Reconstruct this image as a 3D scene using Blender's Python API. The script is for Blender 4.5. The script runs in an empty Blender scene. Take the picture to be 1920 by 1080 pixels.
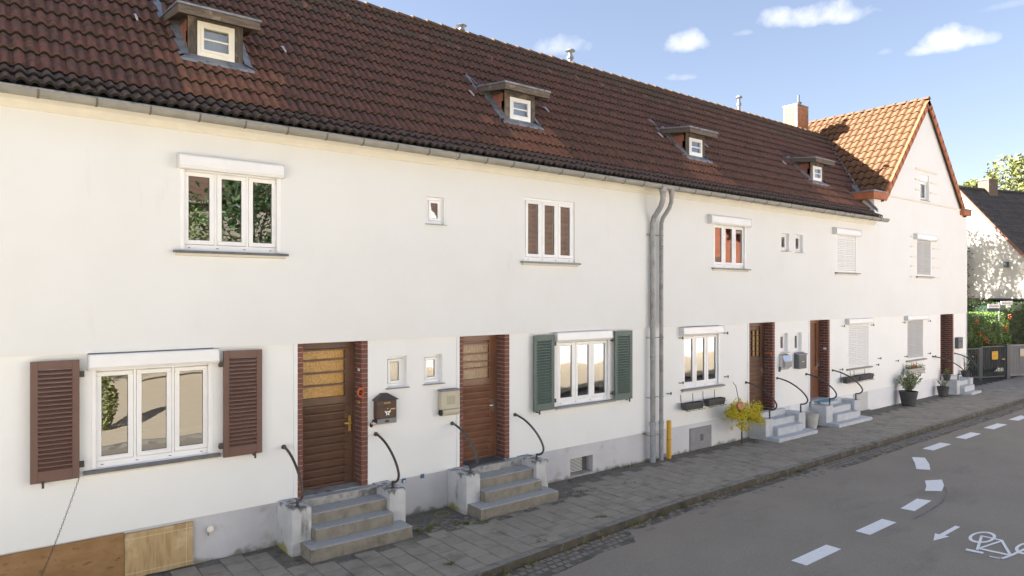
import bpy, math, random
from mathutils import Vector, Matrix
random.seed(7)
C = bpy.context.scene.collection
SC = bpy.context.scene
R = math.radians

# ------------------------------------------------------------------ camera, sky, sun, exposure
cam_d = bpy.data.cameras.new('camera'); cam = bpy.data.objects.new('camera', cam_d); C.objects.link(cam)
cam.location = (0, -9.64, 3.54)
cam.rotation_euler = (R(90), 0, -R(38.244))
cam_d.sensor_width = 36; cam_d.lens = 24; cam_d.shift_y = 12/1920; cam_d.clip_end = 3000
SC.camera = cam
SUN_DIR = Vector((-.68, .66, .485)).normalized()          # towards the sun
SUN_EL = math.asin(SUN_DIR.z); SUN_AZ = math.atan2(SUN_DIR.x, SUN_DIR.y)
SC.view_settings.view_transform = 'Standard'; SC.view_settings.look = 'None'
SC.view_settings.gamma = 1; SC.view_settings.use_curve_mapping = False
SC.view_settings.exposure = 2.70
SKY_STRENGTH = .052
w = bpy.data.worlds.new('World'); SC.world = w; w.use_nodes = True
def build_world():
    nt = w.node_tree; N = nt.nodes; L = nt.links
    bg = N['Background']; bg.inputs['Strength'].default_value = SKY_STRENGTH
    sky = N.new('ShaderNodeTexSky'); sky.sky_type = 'NISHITA'; sky.sun_disc = False
    sky.sun_elevation = SUN_EL; sky.sun_rotation = SUN_AZ
    sky.altitude = 100; sky.air_density = 1.0; sky.dust_density = .6; sky.ozone_density = 1.5
    tc = N.new('ShaderNodeTexCoord')
    sep = N.new('ShaderNodeSeparateXYZ'); L.new(tc.outputs['Generated'], sep.inputs[0])
    def M(op, a, b=None, clamp=False):
        n = N.new('ShaderNodeMath'); n.operation = op; n.use_clamp = clamp
        for i, v in enumerate((a, b)):
            if v is None: continue
            if isinstance(v, (int, float)): n.inputs[i].default_value = v
            else: L.new(v, n.inputs[i])
        return n.outputs[0]
    az = M('ARCTAN2', sep.outputs[0], sep.outputs[1]); el = M('ARCSINE', sep.outputs[2])
    nz = N.new('ShaderNodeTexNoise'); nz.inputs['Scale'].default_value = 19; nz.inputs['Detail'].default_value = 9; nz.inputs['Roughness'].default_value = .6
    L.new(tc.outputs['Generated'], nz.inputs['Vector'])
    nn = M('MULTIPLY', M('SUBTRACT', nz.outputs['Fac'], .5), 3.6)
    # small fair-weather cumulus: (azimuth, elevation, half width, half height, density)
    clouds = [(1.085, .358, .052, .019, 1.0), (1.045, .360, .030, .015, .9), (1.135, .351, .040, .013, .8), (1.240, .304, .036, .020, 1.2), (1.205, .296, .026, .008, .8), (1.268, .2985, .024, .011, .9),
              (.914, .342, .036, .017, .9), (.738, .346, .042, .018, .7), (.903, .299, .028, .007, .5), (.992, .3475, .016, .005, .35), (1.168, .302, .015, .006, .3),
              (.80, .275, .05, .01, .4), (1.30, .33, .05, .006, .25), (1.9, .30, .08, .02, .9), (2.3, .40, .10, .025, .9), (-2.2, .33, .12, .03, .9), (-1.2, .36, .09, .02, .8), (.2, .42, .09, .02, .7), (2.9, .3, .1, .02, .8), (-.4, .3, .1, .02, .7)]
    tot = None
    for a, e, wa, he, dn in clouds:
        da = M('DIVIDE', M('SUBTRACT', az, a), wa)
        de0 = M('SUBTRACT', el, e)
        de = M('DIVIDE', de0, he)
        # flatter base: squash below the centre
        below = M('MULTIPLY', M('MINIMUM', de, 0), 1.0)
        r2 = M('ADD', M('ADD', M('MULTIPLY', da, da), M('MULTIPLY', de, de)), M('MULTIPLY', M('MULTIPLY', below, below), 1.2))
        v = M('MULTIPLY', M('SUBTRACT', 1.0, r2), 1.0)
        v = M('ADD', v, M('MULTIPLY', nn, 1.25))
        v = M('MULTIPLY', M('MULTIPLY', v, .62, True), dn)
        v = M('MULTIPLY', v, M('LESS_THAN', r2, 6))
        tot = v if tot is None else M('MAXIMUM', tot, v)
    fac = M('MINIMUM', M('MULTIPLY', tot, .9), .93)
    hs = N.new('ShaderNodeHueSaturation'); hs.inputs['Saturation'].default_value = SKY_SAT; hs.inputs['Value'].default_value = SKY_VAL
    L.new(sky.outputs[0], hs.inputs['Color'])
    mixb = N.new('ShaderNodeMixRGB'); mixb.blend_type = 'MULTIPLY'; mixb.inputs[0].default_value = 1; mixb.inputs[2].default_value = SKY_TINT
    gm = N.new('ShaderNodeGamma'); gm.inputs[1].default_value = .75; L.new(hs.outputs[0], gm.inputs[0]); L.new(gm.outputs[0], mixb.inputs[1])
    mix = N.new('ShaderNodeMixRGB'); L.new(fac, mix.inputs[0]); L.new(mixb.outputs[0], mix.inputs[1])
    mix.inputs[2].default_value = CLOUD_COL
    L.new(mix.outputs[0], bg.inputs['Color'])
SKY_SAT = .98; SKY_VAL = 1.0; SKY_TINT = (1.03, .965, 1.01, 1); CLOUD_COL = (3.9, 3.9, 4.05, 1)
build_world()
sun_d = bpy.data.lights.new('sun', 'SUN'); sun = bpy.data.objects.new('sun', sun_d); C.objects.link(sun)
sun_d.energy = 5; sun_d.angle = R(.53); sun_d.color = (1, .965, .905)
sun.rotation_euler = SUN_DIR.to_track_quat('Z', 'Y').to_euler()
SC.cycles.max_bounces = 10; SC.cycles.diffuse_bounces = 6; SC.cycles.glossy_bounces = 4; SC.cycles.transparent_max_bounces = 8

# ------------------------------------------------------------------ helpers
WL = {}                                                    # world location of every object
def tagset(o, label=None, cat=None, group=None, kind=None):
    if label: o['label'] = label
    if cat: o['category'] = cat
    if group: o['group'] = group
    if kind: o['kind'] = kind
    return o
def thing(name, loc, label=None, cat=None, group=None, kind=None):
    o = bpy.data.objects.new(name, None); C.objects.link(o); o.location = loc; o.empty_display_size = .1
    WL[o] = Vector(loc); return tagset(o, label, cat, group, kind)
def put(mesh, name, parent=None, loc=(0, 0, 0), rot=None):
    o = bpy.data.objects.new(name, mesh); C.objects.link(o)
    l = Vector(loc); WL[o] = l
    if parent is not None:
        o.parent = parent; o.location = l - WL[parent]
    else: o.location = l
    if rot is not None:
        if isinstance(rot, Matrix): o.rotation_euler = rot.to_euler()
        else: o.rotation_euler = rot
    return o
class MB:
    def __init__(s): s.v = []; s.f = []; s.m = []; s.tint = None; s.mat = 0; s.xf = None
    def add(s, vs, fs):
        b = len(s.v)
        if s.xf: vs = [s.xf(p) for p in vs]
        s.v += [tuple(p) for p in vs]
        for f in fs: s.f.append(tuple(b+i for i in f)); s.m.append(s.mat)
        if s.tint is not None: s.tint += [s.curt]*len(vs)
    def box(s, x0, x1, y0, y1, z0, z1):
        s.add([(x0,y0,z0),(x1,y0,z0),(x1,y1,z0),(x0,y1,z0),(x0,y0,z1),(x1,y0,z1),(x1,y1,z1),(x0,y1,z1)],
              [(0,3,2,1),(4,5,6,7),(0,1,5,4),(1,2,6,5),(2,3,7,6),(3,0,4,7)])
    def bbox(s, x0, x1, y0, y1, z0, z1, c=.01):            # box with chamfered edges
        vs = []; X = (x0, x1); Y = (y0, y1); Z = (z0, z1)
        for i in (0, 1):
            for j in (0, 1):
                for k in (0, 1):
                    sx = c if i == 0 else -c; sy = c if j == 0 else -c; sz = c if k == 0 else -c
                    vs += [(X[i], Y[j]+sy, Z[k]+sz), (X[i]+sx, Y[j], Z[k]+sz), (X[i]+sx, Y[j]+sy, Z[k])]
        def V(i, j, k, a): return (i*4+j*2+k)*3+a
        F = []
        F += [(V(0,0,0,0), V(0,0,1,0), V(0,1,1,0), V(0,1,0,0)), (V(1,0,0,0), V(1,1,0,0), V(1,1,1,0), V(1,0,1,0))]
        F += [(V(0,0,0,1), V(1,0,0,1), V(1,0,1,1), V(0,0,1,1)), (V(0,1,0,1), V(0,1,1,1), V(1,1,1,1), V(1,1,0,1))]
        F += [(V(0,0,0,2), V(0,1,0,2), V(1,1,0,2), V(1,0,0,2)), (V(0,0,1,2), V(1,0,1,2), V(1,1,1,2), V(0,1,1,2))]
        for i in (0,1):
            for j in (0,1): F.append((V(i,j,0,0), V(i,j,0,1), V(i,j,1,1), V(i,j,1,0)))
        for j in (0,1):
            for k in (0,1): F.append((V(0,j,k,1), V(0,j,k,2), V(1,j,k,2), V(1,j,k,1)))
        for i in (0,1):
            for k in (0,1): F.append((V(i,0,k,0), V(i,0,k,2), V(i,1,k,2), V(i,1,k,0)))
        for i in (0,1):
            for j in (0,1):
                for k in (0,1): F.append((V(i,j,k,0), V(i,j,k,1), V(i,j,k,2)))
        s.add(vs, F); s.fix = True
    def quad(s, a, b, c, d): s.add([a, b, c, d], [(0, 1, 2, 3)])
    def prism(s, poly, axis, a, b):                         # poly in the two other axes, extruded a..b along axis
        def P(u, v, t):
            return {'x': (t, u, v), 'y': (u, t, v), 'z': (u, v, t)}[axis]
        n = len(poly); vs = [P(u, v, a) for u, v in poly]+[P(u, v, b) for u, v in poly]
        s.add(vs, [tuple(range(n))[::-1], tuple(range(n, 2*n))]+[(i, (i+1) % n, n+(i+1) % n, n+i) for i in range(n)]); s.fix = True
    def tube(s, pts, r, n=8, cap=True):
        pts = [Vector(p) for p in pts]; rings = []; up = None
        for i, p in enumerate(pts):
            d = (pts[min(i+1, len(pts)-1)]-pts[max(i-1, 0)]).normalized()
            if up is None: up = Vector((0, 0, 1)) if abs(d.z) < .9 else Vector((1, 0, 0))
            a = d.cross(up).normalized(); b = a.cross(d).normalized(); up = b
            rr = r[i] if isinstance(r, (list, tuple)) else r
            rings.append([p+a*math.cos(t)*rr+b*math.sin(t)*rr for t in [2*math.pi*k/n for k in range(n)]])
        vs = [q for g in rings for q in g]; F = []
        for i in range(len(pts)-1):
            for k in range(n): F.append((i*n+k, i*n+(k+1) % n, (i+1)*n+(k+1) % n, (i+1)*n+k))
        if cap: F += [tuple(range(n))[::-1], tuple(range((len(pts)-1)*n, len(pts)*n))]
        s.add(vs, F); s.fix = True
    def lathe(s, c, prof, n=16):                            # prof: (r, z)
        vs = []; F = []
        for r, z in prof:
            for k in range(n):
                t = 2*math.pi*k/n; vs.append((c[0]+r*math.cos(t), c[1]+r*math.sin(t), c[2]+z))
        for i in range(len(prof)-1):
            for k in range(n): F.append((i*n+k, i*n+(k+1) % n, (i+1)*n+(k+1) % n, (i+1)*n+k))
        F += [tuple(range(n))[::-1], tuple(range((len(prof)-1)*n, len(prof)*n))]
        s.add(vs, F); s.fix = True
    def mesh(s, name, mats, smooth=False, fix=False):
        me = bpy.data.meshes.new(name); me.from_pydata(s.v, [], s.f)
        for m in (mats if isinstance(mats, (list, tuple)) else [mats]): me.materials.append(m)
        me.polygons.foreach_set('material_index', s.m)
        if s.tint is not None:
            a = me.attributes.new('tint', 'FLOAT', 'POINT'); a.data.foreach_set('value', s.tint)
        if smooth: me.polygons.foreach_set('use_smooth', [True]*len(me.polygons))
        if fix or getattr(s, 'fix', False):
            import bmesh
            bm = bmesh.new(); bm.from_mesh(me); bmesh.ops.recalc_face_normals(bm, faces=bm.faces); bm.to_mesh(me); bm.free()
        me.update(); return me
    def build(s, name, mats, parent=None, label=None, cat=None, group=None, kind=None, smooth=False, fix=False, angle=None):
        me = s.mesh(name, mats, smooth, fix)
        if angle: me.shade_smooth() if hasattr(me, 'shade_smooth') else None; me.set_sharp_from_angle(angle=R(angle))
        return tagset(put(me, name, parent), label, cat, group, kind)
def shifted(mb, d):
    mb.v = [(p[0]+d[0], p[1]+d[1], p[2]+d[2]) for p in mb.v]; return mb

# ------------------------------------------------------------------ materials
def mat(name, c1, c2=None, scale=6, detail=6, lo=.35, hi=.65, c3=None, s3=2, lo3=.5, hi3=.65, c4=None, s4=9, lo4=.6, hi4=.66, rough=.75, rough2=None, metal=0,
        bump=0, bscale=60, bdetail=4, bdist=.01, stretch=(1, 1, 1), stretch3=(1, 1, 1), tint=None, obj=False, spec=.5, zr=()):
    m = bpy.data.materials.new(name); m.use_nodes = True; nt = m.node_tree; N = nt.nodes; L = nt.links
    P = N['Principled BSDF']; P.inputs['Roughness'].default_value = rough; P.inputs['Metallic'].default_value = metal
    P.inputs['Specular IOR Level'].default_value = spec
    if obj: tc = N.new('ShaderNodeTexCoord').outputs['Object']
    else: tc = N.new('ShaderNodeNewGeometry').outputs['Position']
    def noise(sc, st, det):
        mp = N.new('ShaderNodeMapping'); mp.inputs['Scale'].default_value = st; L.new(tc, mp.inputs[0])
        n = N.new('ShaderNodeTexNoise'); n.inputs['Scale'].default_value = sc; n.inputs['Detail'].default_value = det; n.inputs['Roughness'].default_value = .6
        L.new(mp.outputs[0], n.inputs['Vector']); return n.outputs['Fac']
    def ramp(f, lo, hi):
        r = N.new('ShaderNodeMapRange'); r.inputs[1].default_value = lo; r.inputs[2].default_value = hi; r.interpolation_type = 'SMOOTHSTEP'
        L.new(f, r.inputs[0]); return r.outputs[0]
    def mix(f, a, b):
        x = N.new('ShaderNodeMixRGB'); L.new(f, x.inputs[0])
        for i, v in ((1, a), (2, b)):
            if isinstance(v, tuple): x.inputs[i].default_value = (*v, 1)
            else: L.new(v, x.inputs[i])
        return x.outputs[0]
    col = c1
    if c2: col = mix(ramp(noise(scale, stretch, detail), lo, hi), c1, c2)
    if tint:                                                # tint: per-piece colour shift along c1..tint
        at = N.new('ShaderNodeAttribute'); at.attribute_name = 'tint'
        r = N.new('ShaderNodeMath'); r.operation = 'MULTIPLY'; r.inputs[1].default_value = .7; L.new(at.outputs['Fac'], r.inputs[0])
        col = mix(r.outputs[0], col, tint)
    if c3: col = mix(ramp(noise(s3, stretch3, 6), lo3, hi3), col, c3)
    if c4: col = mix(ramp(noise(s4, (1, 1, 1), 8), lo4, hi4), col, c4)
    for zc, za, zb, sc_, l_, h_, st_ in zr:                 # grime that grows from the ground or the top edge
        sp_ = N.new('ShaderNodeSeparateXYZ'); L.new(N.new('ShaderNodeNewGeometry').outputs['Position'], sp_.inputs[0])
        zm = N.new('ShaderNodeMapRange'); zm.inputs[1].default_value = za; zm.inputs[2].default_value = zb; L.new(sp_.outputs[2], zm.inputs[0])
        ad = N.new('ShaderNodeMath'); ad.operation = 'MULTIPLY_ADD'; ad.inputs[1].default_value = .45; L.new(zm.outputs[0], ad.inputs[0]); L.new(noise(sc_, st_, 6), ad.inputs[2])
        col = mix(ramp(ad.outputs[0], l_, h_), col, zc)
    if isinstance(col, tuple): P.inputs['Base Color'].default_value = (*col, 1)
    else: L.new(col, P.inputs['Base Color'])
    if rough2 is not None:
        r = N.new('ShaderNodeMapRange'); L.new(noise(scale*1.7, stretch, 4), r.inputs[0]); r.inputs[3].default_value = rough; r.inputs[4].default_value = rough2
        L.new(r.outputs[0], P.inputs['Roughness'])
    if bump:
        b = N.new('ShaderNodeBump'); b.inputs['Strength'].default_value = bump; b.inputs['Distance'].default_value = bdist
        L.new(noise(bscale, stretch, bdetail), b.inputs['Height']); L.new(b.outputs[0], P.inputs['Normal'])
    return m
M = {}
M['plaster'] = mat('plaster', (.75, .762, .76), (.725, .735, .725), scale=.9, lo=.3, hi=.75, c3=(.70, .69, .66), s3=3.2, lo3=.62, hi3=.80, stretch3=(1.6, 1, .35), rough=.9, bump=.25, bscale=55, bdist=.004)
M['plaster_low_brightened'] = mat('plaster_low_brightened', (.815, .828, .825), (.79, .80, .79), scale=1.2, lo=.3, hi=.75, c3=(.76, .76, .735), s3=3.0, lo3=.62, hi3=.80, stretch3=(1.6, 1, .35), rough=.9, bump=.25, bscale=55, bdist=.004)  # same plaster coloured lighter, to even out the weaker light low down
M['trim'] = mat('trim', (.74, .71, .62), (.70, .67, .585), scale=4, rough=.9)
M['plinth_mid'] = mat('plinth_mid', (.64, .65, .68), (.59, .60, .625), scale=1.5, c3=(.50, .49, .47), s3=2.6, lo3=.6, hi3=.8, rough=.9, bump=.3, bscale=50, bdist=.005, zr=(((.26, .245, .21), .16, .0, 4, .78, 1.02, (1, 1, 1)),))
M['plinth_light'] = mat('plinth_light', (.74, .76, .80), (.69, .71, .74), scale=1.5, rough=.9, bump=.3, bscale=50, bdist=.005)
M['plinth'] = mat('plinth', (.585, .585, .61), (.53, .53, .55), scale=1.5, c3=(.42, .41, .38), s3=2.6, lo3=.55, hi3=.75, stretch3=(1, 1, 1.2), rough=.9, bump=.3, bscale=50, bdist=.005, zr=(((.26, .245, .21), .16, .0, 4, .78, 1.02, (1, 1, 1)),))
M['upvc'] = mat('upvc', (.84, .845, .85), (.80, .805, .81), scale=3, rough=.35)
M['upvc_cream'] = mat('upvc_cream', (.82, .79, .68), (.76, .73, .62), scale=3, rough=.4)
M['box_end'] = mat('box_end', (.6, .61, .62), rough=.5)
M['gasket'] = mat('gasket', (.05, .05, .05), rough=.6)
M['sill'] = mat('sill', (.10, .105, .115), (.14, .145, .15), scale=9, rough=.45)
M['sill_grey'] = mat('sill_grey', (.26, .265, .28), (.22, .22, .23), scale=9, rough=.6)
M['shutter_brown'] = mat('shutter_brown', (.135, .072, .058), (.15, .083, .066), scale=2, rough=.5)
M['shutter_green'] = mat('shutter_green', (.090, .130, .112), (.105, .148, .130), scale=5, rough=.55)
M['iron'] = mat('iron', (.035, .033, .032), (.07, .05, .04), scale=20, rough=.55)
M['rail_brown'] = mat('rail_brown', (.055, .038, .033), (.08, .055, .045), scale=18, rough=.45)
M['rail_green'] = mat('rail_green', (.045, .06, .06), (.07, .085, .085), scale=18, rough=.4)
M['rail_dark'] = mat('rail_dark', (.035, .034, .033), (.055, .052, .05), scale=18, rough=.4)
def tile_mat(name, a, b, tintc, lichen, moss, mlo=.60):
    return mat(name, a, b, scale=3.5, detail=8, lo=.35, hi=.7, tint=tintc, c3=lichen, s3=11, lo3=.50, hi3=.66, c4=moss, s4=7, lo4=mlo, hi4=mlo+.09, rough=.85, bump=.5, bscale=70, bdist=.006)
M['tile'] = tile_mat('tile', (.150, .068, .051), (.112, .054, .043), (.100, .053, .044), (.058, .042, .034), (.045, .040, .018))
M['tile_top'] = tile_mat('tile_top', (.125, .062, .048), (.092, .051, .041), (.100, .072, .056), (.066, .050, .040), (.075, .065, .030), .53)
M['tile_eave'] = tile_mat('tile_eave', (.135, .080, .064), (.105, .066, .054), (.130, .094, .080), (.070, .052, .044), (.12, .115, .105), .68)
M['tile_warm'] = tile_mat('tile_warm', (.225, .105, .065), (.17, .080, .055), (.16, .07, .05), (.10, .055, .04), (.06, .05, .02))
M['tile_edge'] = mat('tile_edge', (.010, .009, .006), (.020, .018, .009), scale=8, rough=.95)
M['tile_orange'] = tile_mat('tile_orange', (.165, .078, .030), (.14, .062, .027), (.21, .10, .045), (.115, .06, .032), (.15, .09, .02), .63)
M['tile_orange_edge'] = mat('tile_orange_edge', (.03, .018, .01), (.05, .03, .015), scale=8, rough=.95)
M['ridge_tile'] = mat('ridge_tile', (.16, .075, .04), (.07, .05, .035), scale=6, c4=(.16, .10, .03), s4=12, lo4=.5, hi4=.6, rough=.9, bump=.5, bscale=60)
M['verge'] = mat('verge', (.42, .15, .065), (.36, .12, .05), scale=5, rough=.7)
M['clay'] = mat('clay', (.21, .095, .060), (.15, .070, .048), scale=7, rough=.8)
M['slate_orange'] = mat('slate_orange', (.31, .125, .080), (.25, .095, .062), scale=4, rough=.8)
M['slate_chimney'] = mat('slate_chimney', (.42, .19, .085), (.36, .15, .07), scale=4, rough=.7)
M['zinc'] = mat('zinc', (.22, .235, .25), (.29, .305, .32), scale=5, c3=(.15, .16, .17), s3=9, rough=.5, metal=.35)
M['gutter'] = mat('gutter', (.30, .29, .255), (.24, .235, .21), scale=5, c3=(.25, .24, .21), s3=3, rough=.6, metal=.15)
M['bracket'] = mat('bracket', (.12, .115, .10), rough=.7)
M['pipe'] = mat('pipe', (.27, .275, .28), (.32, .325, .33), scale=4, c3=(.21, .21, .21), s3=5, rough=.55, metal=.3)
M['pipe_low'] = mat('pipe_low', (.36, .37, .385), (.30, .31, .32), scale=6, rough=.6)
M['wood_grey'] = mat('wood_grey', (.105, .085, .068), (.055, .045, .038), scale=5, stretch=(8, 8, 1.2), c3=(.17, .135, .10), s3=4, rough=.85)
M['wood_fascia'] = mat('wood_fascia', (.16, .125, .092), (.085, .065, .052), scale=6, stretch=(1.2, 6, 8), c3=(.26, .20, .14), s3=5, lo3=.58, hi3=.7, rough=.85)
M['soffit'] = mat('soffit', (.10, .07, .05), (.07, .05, .04), scale=5, rough=.9)
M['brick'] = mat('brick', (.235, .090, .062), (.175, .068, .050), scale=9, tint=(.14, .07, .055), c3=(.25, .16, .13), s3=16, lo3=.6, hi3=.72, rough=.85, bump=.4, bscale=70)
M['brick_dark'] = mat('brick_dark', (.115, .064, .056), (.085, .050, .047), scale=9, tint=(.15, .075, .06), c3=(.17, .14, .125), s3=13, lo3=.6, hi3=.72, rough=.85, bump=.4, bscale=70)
M['mortar'] = mat('mortar', (.42, .35, .31), (.34, .28, .25), scale=14, rough=.95)
M['door_brown'] = mat('door_brown', (.135, .072, .045), (.105, .056, .036), scale=2, c3=(.19, .10, .062), s3=1.5, lo3=.5, hi3=.8, rough=.42)
M['door_red'] = mat('door_red', (.225, .105, .060), (.185, .085, .050), scale=2, c3=(.30, .14, .075), s3=1.5, lo3=.5, hi3=.8, rough=.4)
M['amber'] = mat('amber', (.58, .32, .06), (.38, .20, .04), scale=60, detail=2, lo=.4, hi=.6, rough=.22, bump=.8, bscale=55, bdist=.01, spec=.8)
M['amber_pale'] = mat('amber_pale', (.42, .28, .15), (.26, .165, .09), scale=50, stretch=(2, 1, .35), lo=.4, hi=.6, rough=.25, bump=.8, bscale=45, bdist=.01, spec=.8)
M['brass'] = mat('brass', (.55, .36, .12), rough=.35, metal=.8)
M['steel'] = mat('steel', (.55, .56, .58), rough=.25, metal=.85)
M['concrete'] = mat('concrete', (.44, .43, .40), (.31, .30, .275), scale=7, c3=(.145, .14, .125), s3=3.5, lo3=.52, hi3=.7, c4=(.20, .185, .09), s4=3, lo4=.63, hi4=.72, rough=.92, bump=.4, bscale=90)
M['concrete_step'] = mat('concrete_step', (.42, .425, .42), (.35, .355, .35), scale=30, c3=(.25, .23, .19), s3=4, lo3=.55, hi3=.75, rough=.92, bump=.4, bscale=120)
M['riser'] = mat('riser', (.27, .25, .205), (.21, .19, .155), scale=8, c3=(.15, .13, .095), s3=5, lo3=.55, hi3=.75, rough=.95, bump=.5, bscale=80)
M['cheek_paint'] = mat('cheek_paint', (.56, .57, .58), (.48, .485, .49), scale=4, c3=(.22, .215, .20), s3=5, lo3=.55, hi3=.72, stretch3=(1.5, 1.5, .35), rough=.9, bump=.3, bscale=60, zr=(((.30, .28, .10), .30, .02, 3.2, .80, 1.0, (1, 1, 1)), ((.17, .165, .145), .44, .63, 9, .84, 1.0, (1, 1, .12))))
M['step_paint'] = mat('step_paint', (.52, .545, .57), (.46, .48, .505), scale=5, c3=(.38, .39, .40), s3=8, lo3=.6, hi3=.75, rough=.8)
M['paver'] = mat('paver', (.295, .268, .218), (.25, .227, .186), scale=5, tint=(.335, .305, .252), c3=(.19, .172, .138), s3=2.3, lo3=.5, hi3=.72, c4=(.26, .25, .23), s4=26, lo4=.64, hi4=.70, rough=.9, bump=.5, bscale=120)
M['joint'] = mat('joint', (.040, .038, .030), (.055, .052, .038), scale=9, c3=(.05, .06, .02), s3=3, lo3=.6, hi3=.7, rough=1)
M['patch'] = mat('patch', (.185, .168, .14), (.13, .12, .10), scale=7, c3=(.24, .22, .19), s3=30, lo3=.55, hi3=.66, c4=(.05, .062, .022), s4=3.2, lo4=.62, hi4=.70, rough=.95, bump=.9, bscale=45, bdist=.02)
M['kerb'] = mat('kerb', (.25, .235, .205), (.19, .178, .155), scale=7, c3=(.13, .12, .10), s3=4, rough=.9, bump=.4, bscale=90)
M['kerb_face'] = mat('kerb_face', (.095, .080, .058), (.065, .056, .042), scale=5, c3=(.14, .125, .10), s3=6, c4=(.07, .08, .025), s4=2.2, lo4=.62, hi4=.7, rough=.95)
M['bed'] = mat('bed', (.125, .113, .092), (.085, .078, .062), scale=6, c3=(.17, .155, .13), s3=12, rough=1, bump=.6, bscale=60)
M['asphalt'] = mat('asphalt', (.272, .238, .190), (.242, .212, .170), scale=.8, lo=.3, hi=.7, c3=(.195, .172, .142), s3=1.1, lo3=.52, hi3=.75, stretch3=(.5, 1.4, 1), c4=(.40, .365, .315), s4=38, lo4=.57, hi4=.68, rough=.85, bump=.8, bscale=160, bdist=.006)
M['cobble'] = mat('cobble', (.205, .186, .158), (.16, .146, .124), scale=12, tint=(.26, .235, .20), rough=.85, bump=.4, bscale=60)
M['paint'] = mat('paint', (.86, .86, .84), (.80, .80, .78), scale=18, c3=(.62, .62, .6), s3=40, lo3=.62, hi3=.7, rough=.7)
M['paint_worn'] = mat('paint_worn', (.22, .215, .205), (.12, .115, .11), scale=25, rough=.8)
M['soil'] = mat('soil', (.30, .235, .15), (.25, .195, .125), scale=2, c3=(.20, .16, .10), s3=.8, rough=1, bump=.5, bscale=30)
M['osb'] = mat('osb', (.27, .15, .06), (.34, .20, .09), scale=3, stretch=(1, 1, 2.0), lo=.35, hi=.7, c3=(.19, .105, .045), s3=9, lo3=.56, hi3=.72, stretch3=(1, 1, 2), c4=(.10, .055, .025), s4=6, lo4=.66, hi4=.7, rough=.8)
M['ply'] = mat('ply', (.48, .345, .175), (.36, .24, .11), scale=4, stretch=(5, 1, .6), lo=.42, hi=.66, c3=(.56, .44, .26), s3=3, c4=(.17, .11, .06), s4=3.3, lo4=.66, hi4=.69, rough=.7)
M['ply_tape'] = mat('ply_tape', (.60, .50, .33), rough=.7)
M['mb_brown'] = mat('mb_brown', (.075, .035, .020), (.055, .028, .017), scale=10, rough=.45)
M['mb_brown_roof'] = mat('mb_brown_roof', (.060, .046, .040), rough=.5)
M['mb_grey'] = mat('mb_grey', (.20, .21, .22), rough=.5)
M['mb_cream'] = mat('mb_cream', (.50, .46, .355), (.46, .42, .32), scale=5, rough=.45)
M['mb_cream_pane'] = mat('mb_cream_pane', (.36, .34, .23), rough=.3)
M['black'] = mat('black', (.018, .018, .018), rough=.5)
M['anthracite'] = mat('anthracite', (.10, .11, .115), rough=.5)
M['gold'] = mat('gold', (.55, .38, .13), rough=.4, metal=.3)
M['white'] = mat('white', (.8, .8, .79), rough=.5)
M['paper'] = mat('paper', (.62, .55, .45), (.5, .16, .12), scale=30, rough=.9)
M['yellow'] = mat('yellow', (.68, .38, .02), (.60, .33, .02), scale=4, rough=.5)
M['yellow_mark'] = mat('yellow_mark', (.32, .30, .05), rough=.9)
M['blue'] = mat('blue', (.04, .14, .28), rough=.5)
M['blue_dark'] = mat('blue_dark', (.015, .035, .06), rough=.5)
M['mat_blue'] = mat('mat_blue', (.10, .33, .45), (.2, .4, .5), scale=20, rough=.9)
M['orange'] = mat('orange', (.62, .13, .04), rough=.5)
M['copper'] = mat('copper', (.42, .17, .09), rough=.6)
M['curtain'] = mat('curtain', (.70, .69, .66), rough=.95)
M['curtain_dark'] = mat('curtain_dark', (.16, .15, .14), rough=.95)
M['room'] = mat('room', (.16, .15, .135), rough=.95)
M['shutter_white'] = mat('shutter_white', (.78, .785, .79), rough=.5)
M['shutter_grey'] = mat('shutter_grey', (.50, .51, .515), rough=.5)
M['leaf'] = mat('leaf', (.085, .155, .028), (.055, .11, .020), scale=3, tint=(.16, .24, .05), rough=.55)
M['leaf_dark'] = mat('leaf_dark', (.030, .062, .022), (.020, .042, .016), scale=3, tint=(.08, .135, .045), rough=.5)
M['leaf_hedge'] = mat('leaf_hedge', (.12, .215, .035), (.08, .155, .028), scale=3, tint=(.20, .30, .06), rough=.5)
M['leaf_yellow'] = mat('leaf_yellow', (.62, .50, .02), (.46, .42, .03), scale=5, tint=(.72, .60, .04), rough=.6)
M['leaf_autumn'] = mat('leaf_autumn', (.17, .19, .055), (.11, .15, .04), scale=2, tint=(.28, .26, .09), rough=.6)
M['leaf_pale'] = mat('leaf_pale', (.17, .24, .09), (.11, .17, .06), scale=5, tint=(.40, .44, .30), rough=.6)
M['leaf_orange'] = mat('leaf_orange', (.45, .10, .03), (.32, .07, .02), scale=5, tint=(.5, .16, .05), rough=.6)
M['berry'] = mat('berry', (.60, .14, .03), rough=.5)
M['bark'] = mat('bark', (.09, .07, .05), (.05, .04, .03), scale=8, stretch=(1, 1, .3), rough=.95)
M['pot_dark'] = mat('pot_dark', (.045, .047, .048), (.065, .065, .065), scale=9, rough=.6)
M['pot_light'] = mat('pot_light', (.50, .49, .46), (.42, .41, .39), scale=9, rough=.8)
M['earth'] = mat('earth', (.05, .035, .025), rough=1)
M['fence_dark'] = mat('fence_dark', (.085, .10, .105), rough=.5)
M['fence_pale'] = mat('fence_pale', (.25, .27, .285), rough=.5)
M['screen'] = mat('screen', (.018, .026, .030), (.028, .036, .040), scale=3, rough=.8)
M['screen_pale'] = mat('screen_pale', (.26, .255, .25), (.22, .215, .21), scale=2, rough=.8)
M['bg_tile'] = mat('bg_tile', (.060, .055, .048), (.040, .038, .034), scale=5, tint=(.085, .078, .066), rough=.9, bump=.4, bscale=40)
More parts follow.
